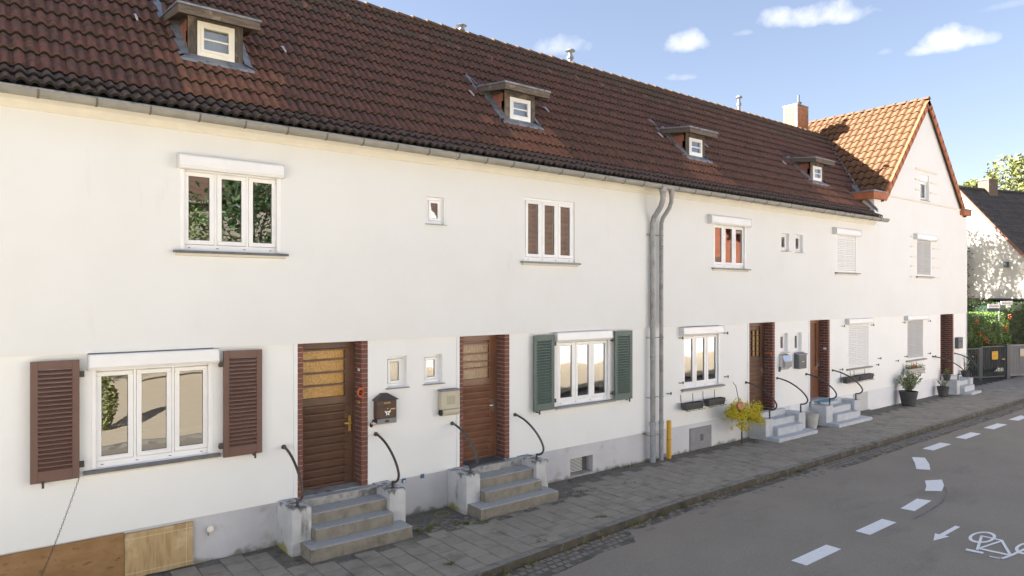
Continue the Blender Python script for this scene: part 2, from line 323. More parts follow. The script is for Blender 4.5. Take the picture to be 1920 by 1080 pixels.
M['bg_wall'] = mat('bg_wall', (.56, .53, .46), (.52, .495, .43), scale=2, rough=.9)
M['brown_wall'] = mat('brown_wall', (.085, .055, .04), rough=.9)
M['opp_tile'] = mat('opp_tile', (.115, .072, .052), (.09, .058, .043), scale=3, tint=(.15, .09, .065), rough=.9)
M['opp_brick'] = mat('opp_brick', (.36, .13, .075), (.28, .10, .055), scale=3, rough=.9)
M['opp_grey'] = mat('opp_grey', (.30, .27, .22), (.24, .215, .18), scale=1, rough=.9)
M['opp_white'] = mat('opp_white', (.83, .82, .79), rough=.9)
M['opp_pave'] = mat('opp_pave', (.54, .455, .335), (.49, .41, .30), scale=3, rough=.95)
M['grass'] = mat('grass', (.07, .11, .02), (.11, .15, .03), scale=9, tint=(.2, .2, .05), rough=.8)
M['dryleaf'] = mat('dryleaf', (.36, .22, .07), (.48, .36, .09), scale=30, rough=.8)
M['amber_frame'] = M['door_brown']
def glass_mat(name, tr=(.75, .78, .76), base=.12, rough=.0, tintc=(1, 1, 1)):
    m = bpy.data.materials.new(name); m.use_nodes = True; nt = m.node_tree; N = nt.nodes; L = nt.links
    N.remove(N['Principled BSDF']); out = N['Material Output']
    t = N.new('ShaderNodeBsdfTransparent'); t.inputs[0].default_value = (*tr, 1)
    g = N.new('ShaderNodeBsdfGlossy'); g.inputs['Roughness'].default_value = rough; g.inputs[0].default_value = (*tintc, 1)
    fr = N.new('ShaderNodeFresnel'); fr.inputs[0].default_value = 1.5
    nz = N.new('ShaderNodeTexNoise'); nz.inputs['Scale'].default_value = 1.6; nz.inputs['Detail'].default_value = 1
    geo = N.new('ShaderNodeNewGeometry'); L.new(geo.outputs['Position'], nz.inputs['Vector'])
    b = N.new('ShaderNodeBump'); b.inputs['Strength'].default_value = .06; b.inputs['Distance'].default_value = .05
    L.new(nz.outputs['Fac'], b.inputs['Height']); L.new(b.outputs[0], g.inputs['Normal'])
    a = N.new('ShaderNodeMath'); a.operation = 'MULTIPLY_ADD'; a.use_clamp = True; a.inputs[1].default_value = 1.6; a.inputs[2].default_value = base
    L.new(fr.outputs[0], a.inputs[0])
    mx = N.new('ShaderNodeMixShader'); L.new(a.outputs[0], mx.inputs[0]); L.new(t.outputs[0], mx.inputs[1]); L.new(g.outputs[0], mx.inputs[2])
    L.new(mx.outputs[0], out.inputs[0]); return m
M['glass'] = glass_mat('glass')

# ------------------------------------------------------------------ ground, road, pavement
def sheet(name, pts, z, m, kind='structure', parent=None):
    mb = MB(); mb.add([(x, y, z) for x, y in pts], [tuple(range(len(pts)))])
    return mb.build(name, m, parent, kind=kind, fix=False)
sheet('ground', [(-400, -400), (900, -400), (900, 900), (-400, 900)], -.16, M['soil'])
def kerb_y(s):
    P = [(-6, -3.05), (0, -2.86), (5, -2.59), (7.1, -2.42), (9.6, -2.25), (12, -2.23), (80, -2.20)]
    for (a, ya), (b, yb) in zip(P, P[1:]):
        if s <= b: return ya+(yb-ya)*(s-a)/(b-a)
    return P[-1][1]
KS = [-6, 0, 5, 7.1, 9.6, 12, 80]
road = sheet('road', [(s, kerb_y(s)-.05) for s in KS][::-1]+[(-6, -8.6), (80, -8.6)], -.105, M['asphalt'])
# pavement bed (joints show between the slabs)
pavement = sheet('pavement', [(80, 4), (-6, 4)]+[(s, kerb_y(s)) for s in KS], -.03, M['joint'])
CAMP = Vector((0, -9.64, 3.54)); AX = Vector((.6190, .7854, 0)); RT = Vector((.7854, -.6190, 0))
def depth(p): return (Vector(p)-CAMP).dot(AX)
def tinted_variants(fn, name, mats, n=8):
    out = []
    for i in range(n):
        mb = MB(); mb.tint = []; mb.curt = (i+.5)/n; fn(mb, i); out.append(mb.mesh(name, mats))
    return out
# pavers
def pav(mb, i, a=.144, x0=0, y0=0, z=0):
    d = random.uniform(-.002, .003); e = random.uniform(-.003, .003); c = .006
    top = [(-a+c, -a+c), (a-c, -a+c), (a-c, a-c), (-a+c, a-c)]; bot = [(-a, -a), (a, -a), (a, a), (-a, a)]
    vs = [(x0+x, y0+y, z+d+e*(x/a)) for x, y in top]+[(x0+x, y0+y, z-.006) for x, y in bot]+[(x0+x, y0+y, z-.04) for x, y in bot]
    mb.add(vs, [(0, 1, 2, 3)]+[(4+k, 4+(k+1) % 4, (k+1) % 4, k) for k in range(4)]+[(8+k, 8+(k+1) % 4, 4+(k+1) % 4, 4+k) for k in range(4)])
PV = tinted_variants(pav, 'paver', M['paver'], 10)
spots = []; halves = []
for c in range(-8, 125):
    s = .02+c*.2995
    off = (c % 2)*.15
    y = kerb_y(s)+.135+.15+off
    if off and s > -.5: halves.append((s, kerb_y(s)+.135+.07))
    while y < .25+2.2*(s > 29.6):
        near_wall = y > (-1.02 if 3.05 < s < 8.7 else -.10)
        if s > 8.7 and y > -.45 and s < 29.6: near_wall = True
        if not near_wall and y-.144 > kerb_y(s)+.12: spots.append((s, y))
        y += .2985
spots = [p for p in spots if not (p[0] < -.5)]
spots.sort(key=lambda p: depth((p[0], p[1], 0)))
rest = MB(); rest.tint = []
for i, (s, y) in enumerate(spots):
    if i < 300: put(random.choice(PV), 'paver', pavement, (s, y, 0), (0, 0, R(random.uniform(-.5, .5))))
    else: rest.curt = random.random(); pav(rest, 0, x0=s, y0=y)
for s, y in halves:
    rest.curt = random.random(); k0 = len(rest.v); pav(rest, 0, x0=s, y0=y)
    rest.v[k0:] = [(q[0], y+(q[1]-y)*.49, q[2]) for q in rest.v[k0:]]
rest.build('paver', M['paver'], pavement, kind='stuff')
# uneven strip of old asphalt and earth between the slabs and the houses
def patch(name, x0, x1, y0, y1, z=-.008, jag=.05):
    mb = MB(); n = int((x1-x0)/.12); ny = max(2, int((y1-y0)/.12)); vs = []; F = []
    for i in range(n+1):
        for j in range(ny+1):
            yy = y0+(y1-y0)*j/ny+(random.uniform(-jag, jag) if j == 0 else 0)
            vs.append((x0+(x1-x0)*i/n, yy, z+random.uniform(-.006, .006)))
    for i in range(n):
        for j in range(ny): a = i*(ny+1)+j; F.append((a, a+ny+1, a+ny+2, a+1))
    mb.add(vs, F); return mb.build(name, M['patch'], pavement, smooth=True)
patch('asphalt_strip', 2.75, 8.9, -1.40, .02, z=-.014)
patch('asphalt_strip', -.5, 2.745, -.62, .02, z=-.014)
patch('asphalt_strip', 8.905, 29.6, -.80, .02, z=-.014)
# fine broken cobbles beside the second flight of steps
mb = MB(); mb.tint = []
for i in range(150):
    s = random.uniform(4.95, 8.9); y = random.uniform(-1.0, -.45 if s < 6.2 else -.6)
    a = random.uniform(.02, .045); mb.curt = random.random(); mb.box(s-a, s+a, y-a*.8, y+a*.8, -.03, random.uniform(.0, .008))
mb.build('cobble', M['cobble'], pavement, kind='stuff')
# kerb stones
kerb = thing('kerb', (0, -2.8, 0), kind='structure')
s = -1.0; k = 0
while s < 45:
    e = s+.995; mb = MB()
    y0, y1 = kerb_y(s), kerb_y(e); j = random.uniform(-.004, .004)
    g = .004
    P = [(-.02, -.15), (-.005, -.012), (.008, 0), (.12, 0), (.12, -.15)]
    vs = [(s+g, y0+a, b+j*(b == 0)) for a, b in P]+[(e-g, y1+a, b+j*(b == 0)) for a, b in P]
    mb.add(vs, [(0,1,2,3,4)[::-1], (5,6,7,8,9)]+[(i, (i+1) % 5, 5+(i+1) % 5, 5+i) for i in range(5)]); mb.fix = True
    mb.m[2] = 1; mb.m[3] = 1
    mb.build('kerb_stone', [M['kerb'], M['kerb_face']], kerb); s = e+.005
# gutter setts along the kerb
for sa, sb, w_ in ((3.6, 7.9, .47), (7.95, 14, .20), (14.05, 40, .46)):
    nk = max(12, int((sb-sa)/.25)); ks = [sa+(sb-sa)*q/nk for q in range(nk+1)]
    sheet('gutter_bed', [(q, kerb_y(q)-.03) for q in ks][::-1]+[(q, kerb_y(q)-.03-w_*(.35 if q in (ks[0], ks[-1]) else 1)*random.uniform(.86, 1.0)) for q in ks], -.1025, M['bed'], parent=road)
def sett(mb, i, x0=0, y0=0, z=0):
    a = random.uniform(.052, .064); b = random.uniform(.044, .054); t = .012; r = [random.uniform(-.006, .006) for _ in range(8)]
    vs = [(x0-a+r[0], y0-b+r[1], z-.03), (x0+a+r[2], y0-b+r[3], z-.03), (x0+a+r[4], y0+b+r[5], z-.03), (x0-a+r[6], y0+b+r[7], z-.03)]
    vs += [(x+(x0-x)*.22, y+(y0-y)*.22, z+random.uniform(.002, .009)) for x, y, _ in vs]
    mb.add(vs, [(4,5,6,7)]+[(k, (k+1) % 4, 4+(k+1) % 4, 4+k) for k in range(4)])
SV = tinted_variants(sett, 'cobble', M['cobble'], 10)
sp = []
for r_ in range(4):
    s = 4.0+(r_ % 2)*.06
    while s < 34:
        keep = 1.0 if r_ < 2 else (.85 if r_ == 2 else .5)
        if s < 7.8: keep *= .95
        elif s < 14: keep *= (.25 if r_ > 0 else .5)
        if random.random() < keep: sp.append((s+random.uniform(-.008, .008), kerb_y(s)-.085-r_*.112+random.uniform(-.006, .006)))
        s += .13
sp.sort(key=lambda p: depth((p[0], p[1], 0))); rest = MB(); rest.tint = []
for i, (s, y) in enumerate(sp):
    if i < 260: put(random.choice(SV), 'cobble', road, (s, y, -.104), (0, 0, R(random.uniform(-6, 6))))
    else: rest.curt = random.random(); sett(rest, 0, s, y, -.104)
rest.build('cobble', M['cobble'], road, kind='stuff')
# markings
ZP = -.100
def flat(name, polys, m, z=ZP):
    mb = MB()
    for p in polys: mb.add([(x, y, z) for x, y in p], [tuple(range(len(p)))])
    o = mb.build(name, m, road)
    for pl in o.data.polygons: pass
    import bmesh
    bm = bmesh.new(); bm.from_mesh(o.data)
    for f in bm.faces:
        if f.normal.z < 0: f.normal_flip()
    bm.to_mesh(o.data); bm.free(); return o
def par(s0, s1, y0, y1, k=0): return [(s0, y0), (s1, y0), (s1+k, y1), (s0+k, y1)]
dash = [par(8.78, 9.74, -4.89, -4.67), par(10.65, 11.57, -4.88, -4.66), [(12.41, -4.82), (13.28, -4.76), (13.20, -4.55), (12.38, -4.61)],
        [(13.84, -4.44), (14.07, -4.64), (14.52, -4.52), (14.95, -4.33), (14.62, -4.15), (14.20, -4.33)],
        [(15.43, -3.68), (15.58, -3.89), (16.10, -3.68), (16.66, -3.38), (16.48, -3.18), (15.95, -3.45)],
        par(17.58, 18.66, -3.22, -2.98)]
s = 19.6
while s < 60: dash.append(par(s, s+1.08, -3.22, -2.98)); s += 2.02
s = 6.8
while s > -3: dash.append(par(s, s+.98, -4.90, -4.68)); s -= 1.9
for d in dash: flat('dash_marking', [d], M['paint'])
flat('arrow_marking', [[(11.14, -5.57), (11.50, -5.46), (11.52, -5.65)], par(11.50, 12.13, -5.59, -5.52)], M['paint'])
def stroke(pts, wd, closed=False):
    out = []; n = len(pts)
    for i in range(n if closed else n-1):
        a = Vector(pts[i]); b = Vector(pts[(i+1) % n]); d = (b-a).normalized(); nn = Vector((-d.y, d.x))*wd/2; e = d*wd*.25
        out.append([tuple(a-e+nn), tuple(a-e-nn), tuple(b+e-nn), tuple(b+e+nn)])
    return out
def ring(c, rx, ry, wx, wy, n=36):
    out = []
    for i in range(n):
        a, b = 2*math.pi*i/n, 2*math.pi*(i+1)/n
        out.append([(c[0]+rx*math.cos(a), c[1]+ry*math.sin(a)), (c[0]+rx*math.cos(b), c[1]+ry*math.sin(b)), (c[0]+(rx-wx)*math.cos(b), c[1]+(ry-wy)*math.sin(b)), (c[0]+(rx-wx)*math.cos(a), c[1]+(ry-wy)*math.sin(a))])
    return out
bike = thing('bicycle_marking', (11.7, -6.2, ZP)); bike.parent = road; bike.location = (11.7, -6.2, ZP)
def bflat(name, polys, z):
    o = flat(name, polys, M['paint'], z); o.parent = bike; o.location = -WL[bike]; return o
bflat('wheel', ring((11.88, -5.965), .34, .145, .085, .036), ZP)
bflat('wheel', ring((11.88, -6.545), .34, .145, .085, .036), ZP)
bflat('frame', stroke([(11.93, -5.94), (11.24, -6.10)], .035)+stroke([(11.93, -5.94), (11.95, -6.19)], .06), ZP+.0006)
bflat('frame', stroke([(11.33, -6.10), (11.93, -6.20)], .035)+stroke([(11.31, -6.12), (11.36, -6.46)], .07), ZP+.0012)
bflat('frame', stroke([(11.95, -6.19), (11.37, -6.46)], .04), ZP+.0018)
bflat('handlebar', stroke([(11.12, -6.02), (11.15, -6.18)], .09)+stroke([(11.08, -6.31), (11.11, -6.43), (11.34, -6.47), (11.86, -6.52)], .04), ZP+.0024)
flat('worn_line', stroke([(11.95, -4.98), (12.65, -4.965), (13.33, -4.91), (13.93, -4.77), (14.42, -4.57)], .03), M['paint_worn'])
# yellow survey ring and white stain on the old asphalt
flat('survey_ring', ring((5.93, -.30), .13, .115, .02, .02, 24), M['yellow_mark'], .0045)
mb = MB(); mb.add([(6.02+math.cos(a)*.13*random.uniform(.6, 1.1), -.52+math.sin(a)*.05*random.uniform(.6, 1.1), .0045) for a in [k*.63 for k in range(10)]], [tuple(range(10))]); mb.build('white_stain', M['paint_worn'], pavement)

# ------------------------------------------------------------------ roof geometry numbers
EAVE = (-.36, 5.865); KINK = (.116, 6.155); RIDGE = (3.21, 9.47)
SLOPE = math.atan2(RIDGE[1]-KINK[1], RIDGE[0]-KINK[0]); KSL = math.atan2(KINK[1]-EAVE[1], KINK[0]-EAVE[0])
TW = .262; NROW = 13; GA = math.hypot(RIDGE[0]-KINK[0], RIDGE[1]-KINK[1])/NROW
KG = math.hypot(KINK[0]-EAVE[0], KINK[1]-EAVE[1])/2
tg = math.tan(SLOPE)
GX = 25.6; GZ = 10.20                                       # gable ridge
def zmain(y): return KINK[1]+(y-KINK[0])*tg if y > KINK[0] else EAVE[1]+(y-EAVE[0])*math.tan(KSL)
def valley_s(y): return GX-(GZ-zmain(y))/tg
def tile_profile(n=14, two=True, W=TW):
    out = []
    for i in range(n+1):
        x = i/n
        if two:
            if x < .40: h = .046*math.sin(math.pi*x/.40)**.85 if 0 < x < .4 else 0
            elif x < .52: h = 0
            elif x < .86: h = .034*math.sin(math.pi*(x-.52)/.34)**.85
            else: h = 0
        else:
            h = .062*max(0, math.sin(math.pi*x/.76))**.75 if x < .76 else 0
        out.append((x*W, h))
    return out
def tile_into(mb, O, X, Y, Z, length, prof, lift=.036, thick=.040, jit=0, em=1):
    # O: lower left corner, X across, Y upslope, Z normal
    n = len(prof); vs = []
    for x, h in prof: vs.append(O+X*x+Z*(h+lift+jit))
    for x, h in prof: vs.append(O+X*x+Y*(length+.03)+Z*(h*.9))
    for x, h in prof: vs.append(O+X*x+Y*.004+Z*(h+lift+jit-thick))
    F = [(i, i+1, n+i+1, n+i) for i in range(n-1)]; G = [(2*n+i, 2*n+i+1, i+1, i) for i in range(n-1)]
    m0 = mb.mat; mb.add(vs, F); mb.mat = em
    b = len(mb.v)-len(vs)
    for f in G: mb.f.append(tuple(b+i for i in f)); mb.m.append(em)
    mb.mat = m0
def tile_variants(name, prof, length, mats, n=8, lift=.036):
    out = []
    for i in range(n):
        mb = MB(); mb.tint = []; mb.curt = i/(n-1)
        tile_into(mb, Vector((0, 0, 0)), Vector((1, 0, 0)), Vector((0, 1, 0)), Vector((0, 0, 1)), length, prof, lift)
        me = mb.mesh(name, mats)
        sm = [p.material_index == 0 for p in me.polygons]; me.polygons.foreach_set('use_smooth', sm)
        out.append(me)
    return out
PR = tile_profile(); PR1 = tile_profile(12, False, .235)
TV = {'main': tile_variants('roof_tile', PR, GA, [M['tile'], M['tile_edge']]), 'top': tile_variants('roof_tile', PR, GA, [M['tile_top'], M['tile_edge']]),
      'warm': tile_variants('roof_tile', PR, GA, [M['tile_warm'], M['tile_edge']]), 'eave': tile_variants('roof_tile', PR, KG, [M['tile_eave'], M['tile_edge']], lift=.040)}
MATN = {'main': 0, 'top': 1, 'warm': 2, 'eave': 3}
RESTM = [M['tile'], M['tile_top'], M['tile_warm'], M['tile_eave'], M['tile_edge']]

# dormer placements: centre s and width of its hole in the tiles
DORM = [(2.76, .76, .50), (8.43, .76, .42), (14.0, .76, .42), (19.9, .76, .42)]

# ------------------------------------------------------------------ houses
BND = [-2.0, 5.6, 11.46, 17.0, 21.76, 29.43]
HL = ['nearest white terraced house with brown shutters and boards along its grey base',
      'white terraced house with dark green shutters, second from the camera',
      'white terraced house with empty dark flower boxes and dark brown door, beyond the rain pipes',
      'white terraced house with a closed white roller shutter beside a red-brown door',
      'white corner house with tall pointed gable and bright orange roof']
H = []
for i in range(5):
    H.append(thing('gable_house' if i == 4 else 'terraced_house', ((BND[i]+BND[i+1])/2, 0, 0), HL[i], 'house', 'row of white houses along the street'))
# openings per house: (s0,s1,z0,z1) upper / lower / plinth
def cells(mb, s0, s1, z0, z1, y, holes, dep=.25, rmat=0, front=0, jambs=True):
    X = sorted({s0, s1}|{v for h in holes for v in h[:2]}); Z = sorted({z0, z1}|{v for h in holes for v in h[2:4]})
    mb.mat = front
    for i in range(len(X)-1):
        for j in range(len(Z)-1):
            cx, cz = (X[i]+X[i+1])/2, (Z[j]+Z[j+1])/2
            if any(h[0] < cx < h[1] and h[2] < cz < h[3] for h in holes): continue
            mb.quad((X[i], y, Z[j]), (X[i+1], y, Z[j]), (X[i+1], y, Z[j+1]), (X[i], y, Z[j+1]))
    mb.mat = rmat
    for a, b, c, d in [h[:4] for h in holes]:
        mb.quad((a, y, c), (a, y, d), (a, y+dep, d), (a, y+dep, c)); mb.quad((b, y, c), (b, y+dep, c), (b, y+dep, d), (b, y, d))
        if c > z0: mb.quad((a, y, c), (a, y+dep, c), (b, y+dep, c), (b, y, c))
        mb.quad((a, y, d), (b, y, d), (b, y+dep, d), (a, y+dep, d))
    mb.mat = front
UW = {0: [(2.10, 3.40, 4.12, 5.20)], 1: [(5.80, 6.13, 4.70, 5.14), (7.85, 9.11, 4.15, 5.31)], 2: [(13.56, 14.88, 4.17, 5.22), (16.48, 16.86, 4.68, 5.14)],
      3: [(17.18, 17.55, 4.67, 5.14), (19.38, 20.62, 4.18, 5.27)], 4: [(24.85, 26.1, 4.16, 5.40)]}
LW = {0: [(1.12, 2.50, 1.42, 2.64), (5.10, 5.45, 2.07, 2.56)], 1: [(5.77, 6.12, 2.08, 2.55), (8.70, 10.13, 1.42, 2.66)], 2: [(12.48, 13.86, 1.42, 2.64), (16.5, 16.86, 2.03, 2.52)],
      3: [(17.2, 17.56, 2.0, 2.52), (20.15, 21.5, 1.36, 2.68)], 4: [(24.2, 25.55, 1.36, 2.70)]}
DR = {0: (3.66, 4.77), 1: (6.46, 7.54), 2: (15.06, 16.24), 3: (17.98, 19.09), 4: (26.99, 28.22)}
PLH = {1: [(9.04, 9.65, .03, .36)]}
YU = -.04
for i, h in enumerate(H):
    a, b = BND[i], BND[i+1]; d0, d1 = DR[i]
    zt = 5.80 if i < 4 else 6.68
    mb = MB()
    cells(mb, a, b, 2.83, zt, YU, UW[i])
    mb.quad((a, YU, 2.83), (a, 0, 2.83), (b, 0, 2.83), (b, YU, 2.83))     # underside of the proud upper wall
    if i == 0: mb.quad((a, YU, 2.83), (a, YU, zt), (a, .3, zt), (a, .3, 2.83))
    mb.build('upper_wall', M['plaster'], h)
    mb = MB(); cells(mb, a, b, .60, 2.83, 0, LW[i]+[(d0, d1, .60, 2.84)], dep=.30); mb.build('lower_wall', M['plaster_low_brightened'], h)
    mb = MB(); cells(mb, a, b, -.1, .60, .012, PLH.get(i, [])+[(d0, d1, .5, .61)], dep=.3)
    mb.mat = 1; mb.quad((a, 0, .6), (b, 0, .6), (b, .012, .6), (a, .012, .6)); mb.build('plinth', [M[('plinth', 'plinth', 'plinth_mid', 'plinth_light', 'plinth_light')[i]], M['plaster_low_brightened']], h)
    # rear and inner walls: dark rooms behind the windows
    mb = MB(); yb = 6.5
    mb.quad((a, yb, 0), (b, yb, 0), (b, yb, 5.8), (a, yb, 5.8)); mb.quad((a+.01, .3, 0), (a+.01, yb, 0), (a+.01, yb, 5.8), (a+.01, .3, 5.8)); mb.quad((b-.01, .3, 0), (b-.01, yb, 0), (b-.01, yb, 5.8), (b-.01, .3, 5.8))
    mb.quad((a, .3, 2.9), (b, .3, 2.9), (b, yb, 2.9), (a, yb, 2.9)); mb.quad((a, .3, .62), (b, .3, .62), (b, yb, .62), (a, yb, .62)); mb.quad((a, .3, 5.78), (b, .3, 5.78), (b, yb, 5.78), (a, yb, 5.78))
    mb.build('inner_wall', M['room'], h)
    if i < 4:
        mb = MB(); mb.prism([(0, 5.66), (-.02, 5.665), (-.03, 5.70), (-.07, 5.745), (-.085, 5.80), (0, 5.80)], 'x', a, b-.002 if i == 3 else b)
        mb.v = [(x, y-.04, z+.0) for x, y, z in mb.v]; mb.build('eave_moulding', M['trim'], h)
        mb = MB(); mb.box(a, b, -.34, .2, 5.802, 5.83); mb.build('soffit_board', M['soffit'], h)
        mb = MB(); mb.quad((a, EAVE[0]+.02, EAVE[1]-.02), (b, EAVE[0]+.02, EAVE[1]-.02), (b, KINK[0], KINK[1]-.02), (a, KINK[0], KINK[1]-.02))
        bb = b if i < 3 else 24.9
        if i < 3: mb.quad((a, KINK[0], KINK[1]-.02), (b, KINK[0], KINK[1]-.02), (b, RIDGE[0], RIDGE[1]-.03), (a, RIDGE[0], RIDGE[1]-.03))
        else: mb.add([(a, KINK[0], KINK[1]-.02), (b, KINK[0], KINK[1]-.02), (22.3, .55, zmain(.55)-.02), (24.95, RIDGE[0], RIDGE[1]-.03), (a, RIDGE[0], RIDGE[1]-.03)], [(0, 1, 2, 3, 4)])
        mb.quad((a, RIDGE[0], RIDGE[1]-.03), (bb, RIDGE[0], RIDGE[1]-.03), (bb, 6.9, 5.6), (a, 6.9, 5.6))
        mb.build('roof_underlay', M['tile_edge'], h)
# white corner beads left of the doors
for i in (0, 1, 2, 3):
    mb = MB(); x = DR[i][0]; mb.box(x-.055, x-.002, -.014, .0, .6, 2.828); mb.build('corner_bead', M['plaster_low_brightened'], H[i])

# roof tiles, house by house
def in_dormer(s, y, w_=TW):
    for c, wd, _ in DORM:
        if c-wd/2-.03 < s+w_/2 < c+wd/2+.03 and .80 < y < 1.50: return True
    return False
RX = Matrix.Rotation(SLOPE, 3, 'X'); RK = Matrix.Rotation(KSL, 3, 'X')
allt = {0: [], 1: [], 2: [], 3: []}
ncol = int((24.95+2.0)/TW)+1
for c in range(ncol):
    s = -2.0+c*TW
    hi = 0
    while hi < 3 and s+TW/2 > BND[hi+1]: hi += 1
    for r_ in range(2):
        if s < 21.55: allt[hi].append((s, EAVE[0]+(KINK[0]-EAVE[0])*r_/2, EAVE[1]+(KINK[1]-EAVE[1])*r_/2, 'eave', c, r_))
    for r_ in range(NROW):
        t = r_/NROW; y = KINK[0]+(RIDGE[0]-KINK[0])*t; z = KINK[1]+(RIDGE[1]-KINK[1])*t
        ym = y+.12
        if s > valley_s(ym)+.02 or (y < .5 and s > 21.6): continue
        if in_dormer(s, ym): continue
        kd = 'main'
        if r_ >= 10 and random.random() < (.55, .8, .9)[r_-10]: kd = 'top'
        for dc, wd, _ in DORM:
            if abs(s+.13-dc) < wd/2+.25+random.uniform(-.1, .3) and .0 < y < .70: kd = 'warm'
        allt[hi].append((s, y, z, kd, c, r_+2))
for hi, L_ in allt.items():
    rest = MB(); rest.tint = []
    def size(t): return TW*1280/max(.1, depth((t[0], t[1], t[2])))
    L_ = [t for t in L_ if t[0] > -2.2]
    L_.sort(key=lambda t: -size(t)*(1 if t[0] > -.3 else .01))
    for j, (s, y, z, kd, c, r_) in enumerate(L_):
        rr = RK if kd == 'eave' else RX
        jit = Matrix.Rotation(R(random.uniform(-.8, .8)), 3, 'Z')
        if j < 300 and size((s, y, z)) > 15.5 and hi < 3 and s > -.5:
            v = TV[kd][int(min(7, max(0, random.gauss(3.5, 2.4))))]
            put(v, 'roof_tile', H[hi], (s, y, z+random.uniform(-.003, .004)), rr @ jit)
        else:
            rest.curt = random.random(); rest.mat = MATN[kd]
            rr2 = rr @ jit
            tile_into(rest, Vector((s, y, z+random.uniform(-.003, .004))), rr2 @ Vector((1, 0, 0)), rr2 @ Vector((0, 1, 0)), rr2 @ Vector((0, 0, 1)), KG if kd == 'eave' else GA, PR, lift=.040 if kd == 'eave' else .036, em=4)
    if rest.v:
        me = rest.mesh('roof_tile', RESTM); me.polygons.foreach_set('use_smooth', [p.material_index != 4 for p in me.polygons])
        o = put(me, 'roof_tile', H[hi]); o['kind'] = 'stuff'
# ridge caps
def half_round(mb, p0, p1, r, n=7, up=Vector((0, 0, 1)), lift0=0, lift1=0):
    d = (p1-p0).normalized(); a = d.cross(up).normalized()
    vs = []
    for p, q, l in ((p0, r*1.08, lift0), (p1, r*.95, lift1)):
        for k in range(n+1):
            t = math.pi*k/n; vs.append(p+a*math.cos(t)*q+up*(math.sin(t)*q*.8+l))
    mb.add(vs, [(k, k+1, n+2+k, n+1+k) for k in range(n)]+[tuple(range(n+1))]); mb.fix = True
s = -2.0; L_ = .36
while s < 24.85:
    hi = 0
    while hi < 3 and s+.1 > BND[hi+1]: hi += 1
    mb = MB(); half_round(mb, Vector((s, RIDGE[0], RIDGE[1]-.045+random.uniform(-.006, .008))), Vector((s+L_+.03, RIDGE[0], RIDGE[1]-.05)), .105, lift0=.012)
    mb.build('ridge_tile', M['ridge_tile'], H[hi], smooth=False); s += L_
# clay hooks near the ridge and pale ladder hooks beside the dormers
for s, y, z in [(-.2, 2.58, 8.84), (.65, 2.58, 8.84), (1.5, 2.56, 8.82), (2.3, 2.58, 8.85), (3.1, 2.58, 8.84), (3.95, 2.58, 8.84), (4.8, 2.58, 8.84), (5.65, 2.58, 8.84), (6.5, 2.5, 8.75), (7.36, 2.55, 8.81), (8.14, 2.5, 8.74), (8.96, 2.47, 8.72), (9.89, 2.51, 8.77), (10.77, 2.55, 8.81), (11.71, 2.6, 8.86), (12.57, 2.58, 8.83), (13.4, 2.55, 8.8), (14.3, 2.57, 8.83), (15.2, 2.57, 8.83), (16.1, 2.57, 8.83), (17, 2.57, 8.83), (17.9, 2.57, 8.83), (18.8, 2.57, 8.83), (19.7, 2.57, 8.83), (20.6, 2.57, 8.83), (21.5, 2.57, 8.83), (22.4, 2.57, 8.83)]:
    hi = 0
    while hi < 3 and s > BND[hi+1]: hi += 1
    z = zmain(y)+.05
    mb = MB(); mb.prism([(s-.05, 0), (s+.05, 0), (s+.065, .05), (s+.03, .10), (s-.03, .10), (s-.065, .05)], 'y', 0, .14)
    mb.v = [(x, y+q, z+zz*.8+q*.75-.03) for x, q, zz in mb.v]; mb.build('clay_vent', M['clay'], H[hi])
for s, y in [(1.80, 1.25), (3.92, 1.27), (7.57, 1.22), (9.5, 1.23), (13.2, 1.22), (15.0, 1.22), (18.8, 1.22), (20.6, 1.22)]:
    hi = 0
    while hi < 3 and s > BND[hi+1]: hi += 1
    z = zmain(y); mb = MB()
    mb.tube([(s, y+.12, z+.17), (s+.005, y+.06, z+.15), (s+.012, y+.0, z+.09), (s+.012, y-.05, z+.045), (s, y-.06, z+.07)], [.016, .018, .018, .015, .012], 6); mb.build('roof_hook', M['shutter_grey'], H[hi], smooth=True)
# valley flashing
mb = MB(); va = Vector((24.94, RIDGE[0], RIDGE[1]+.03)); vb = Vector((22.22, .52, zmain(.52)+.05))
mb.tube([va, va.lerp(vb, .33), va.lerp(vb, .66), vb], .055, 6); mb.build('valley_flashing', M['zinc'], H[3], smooth=True)

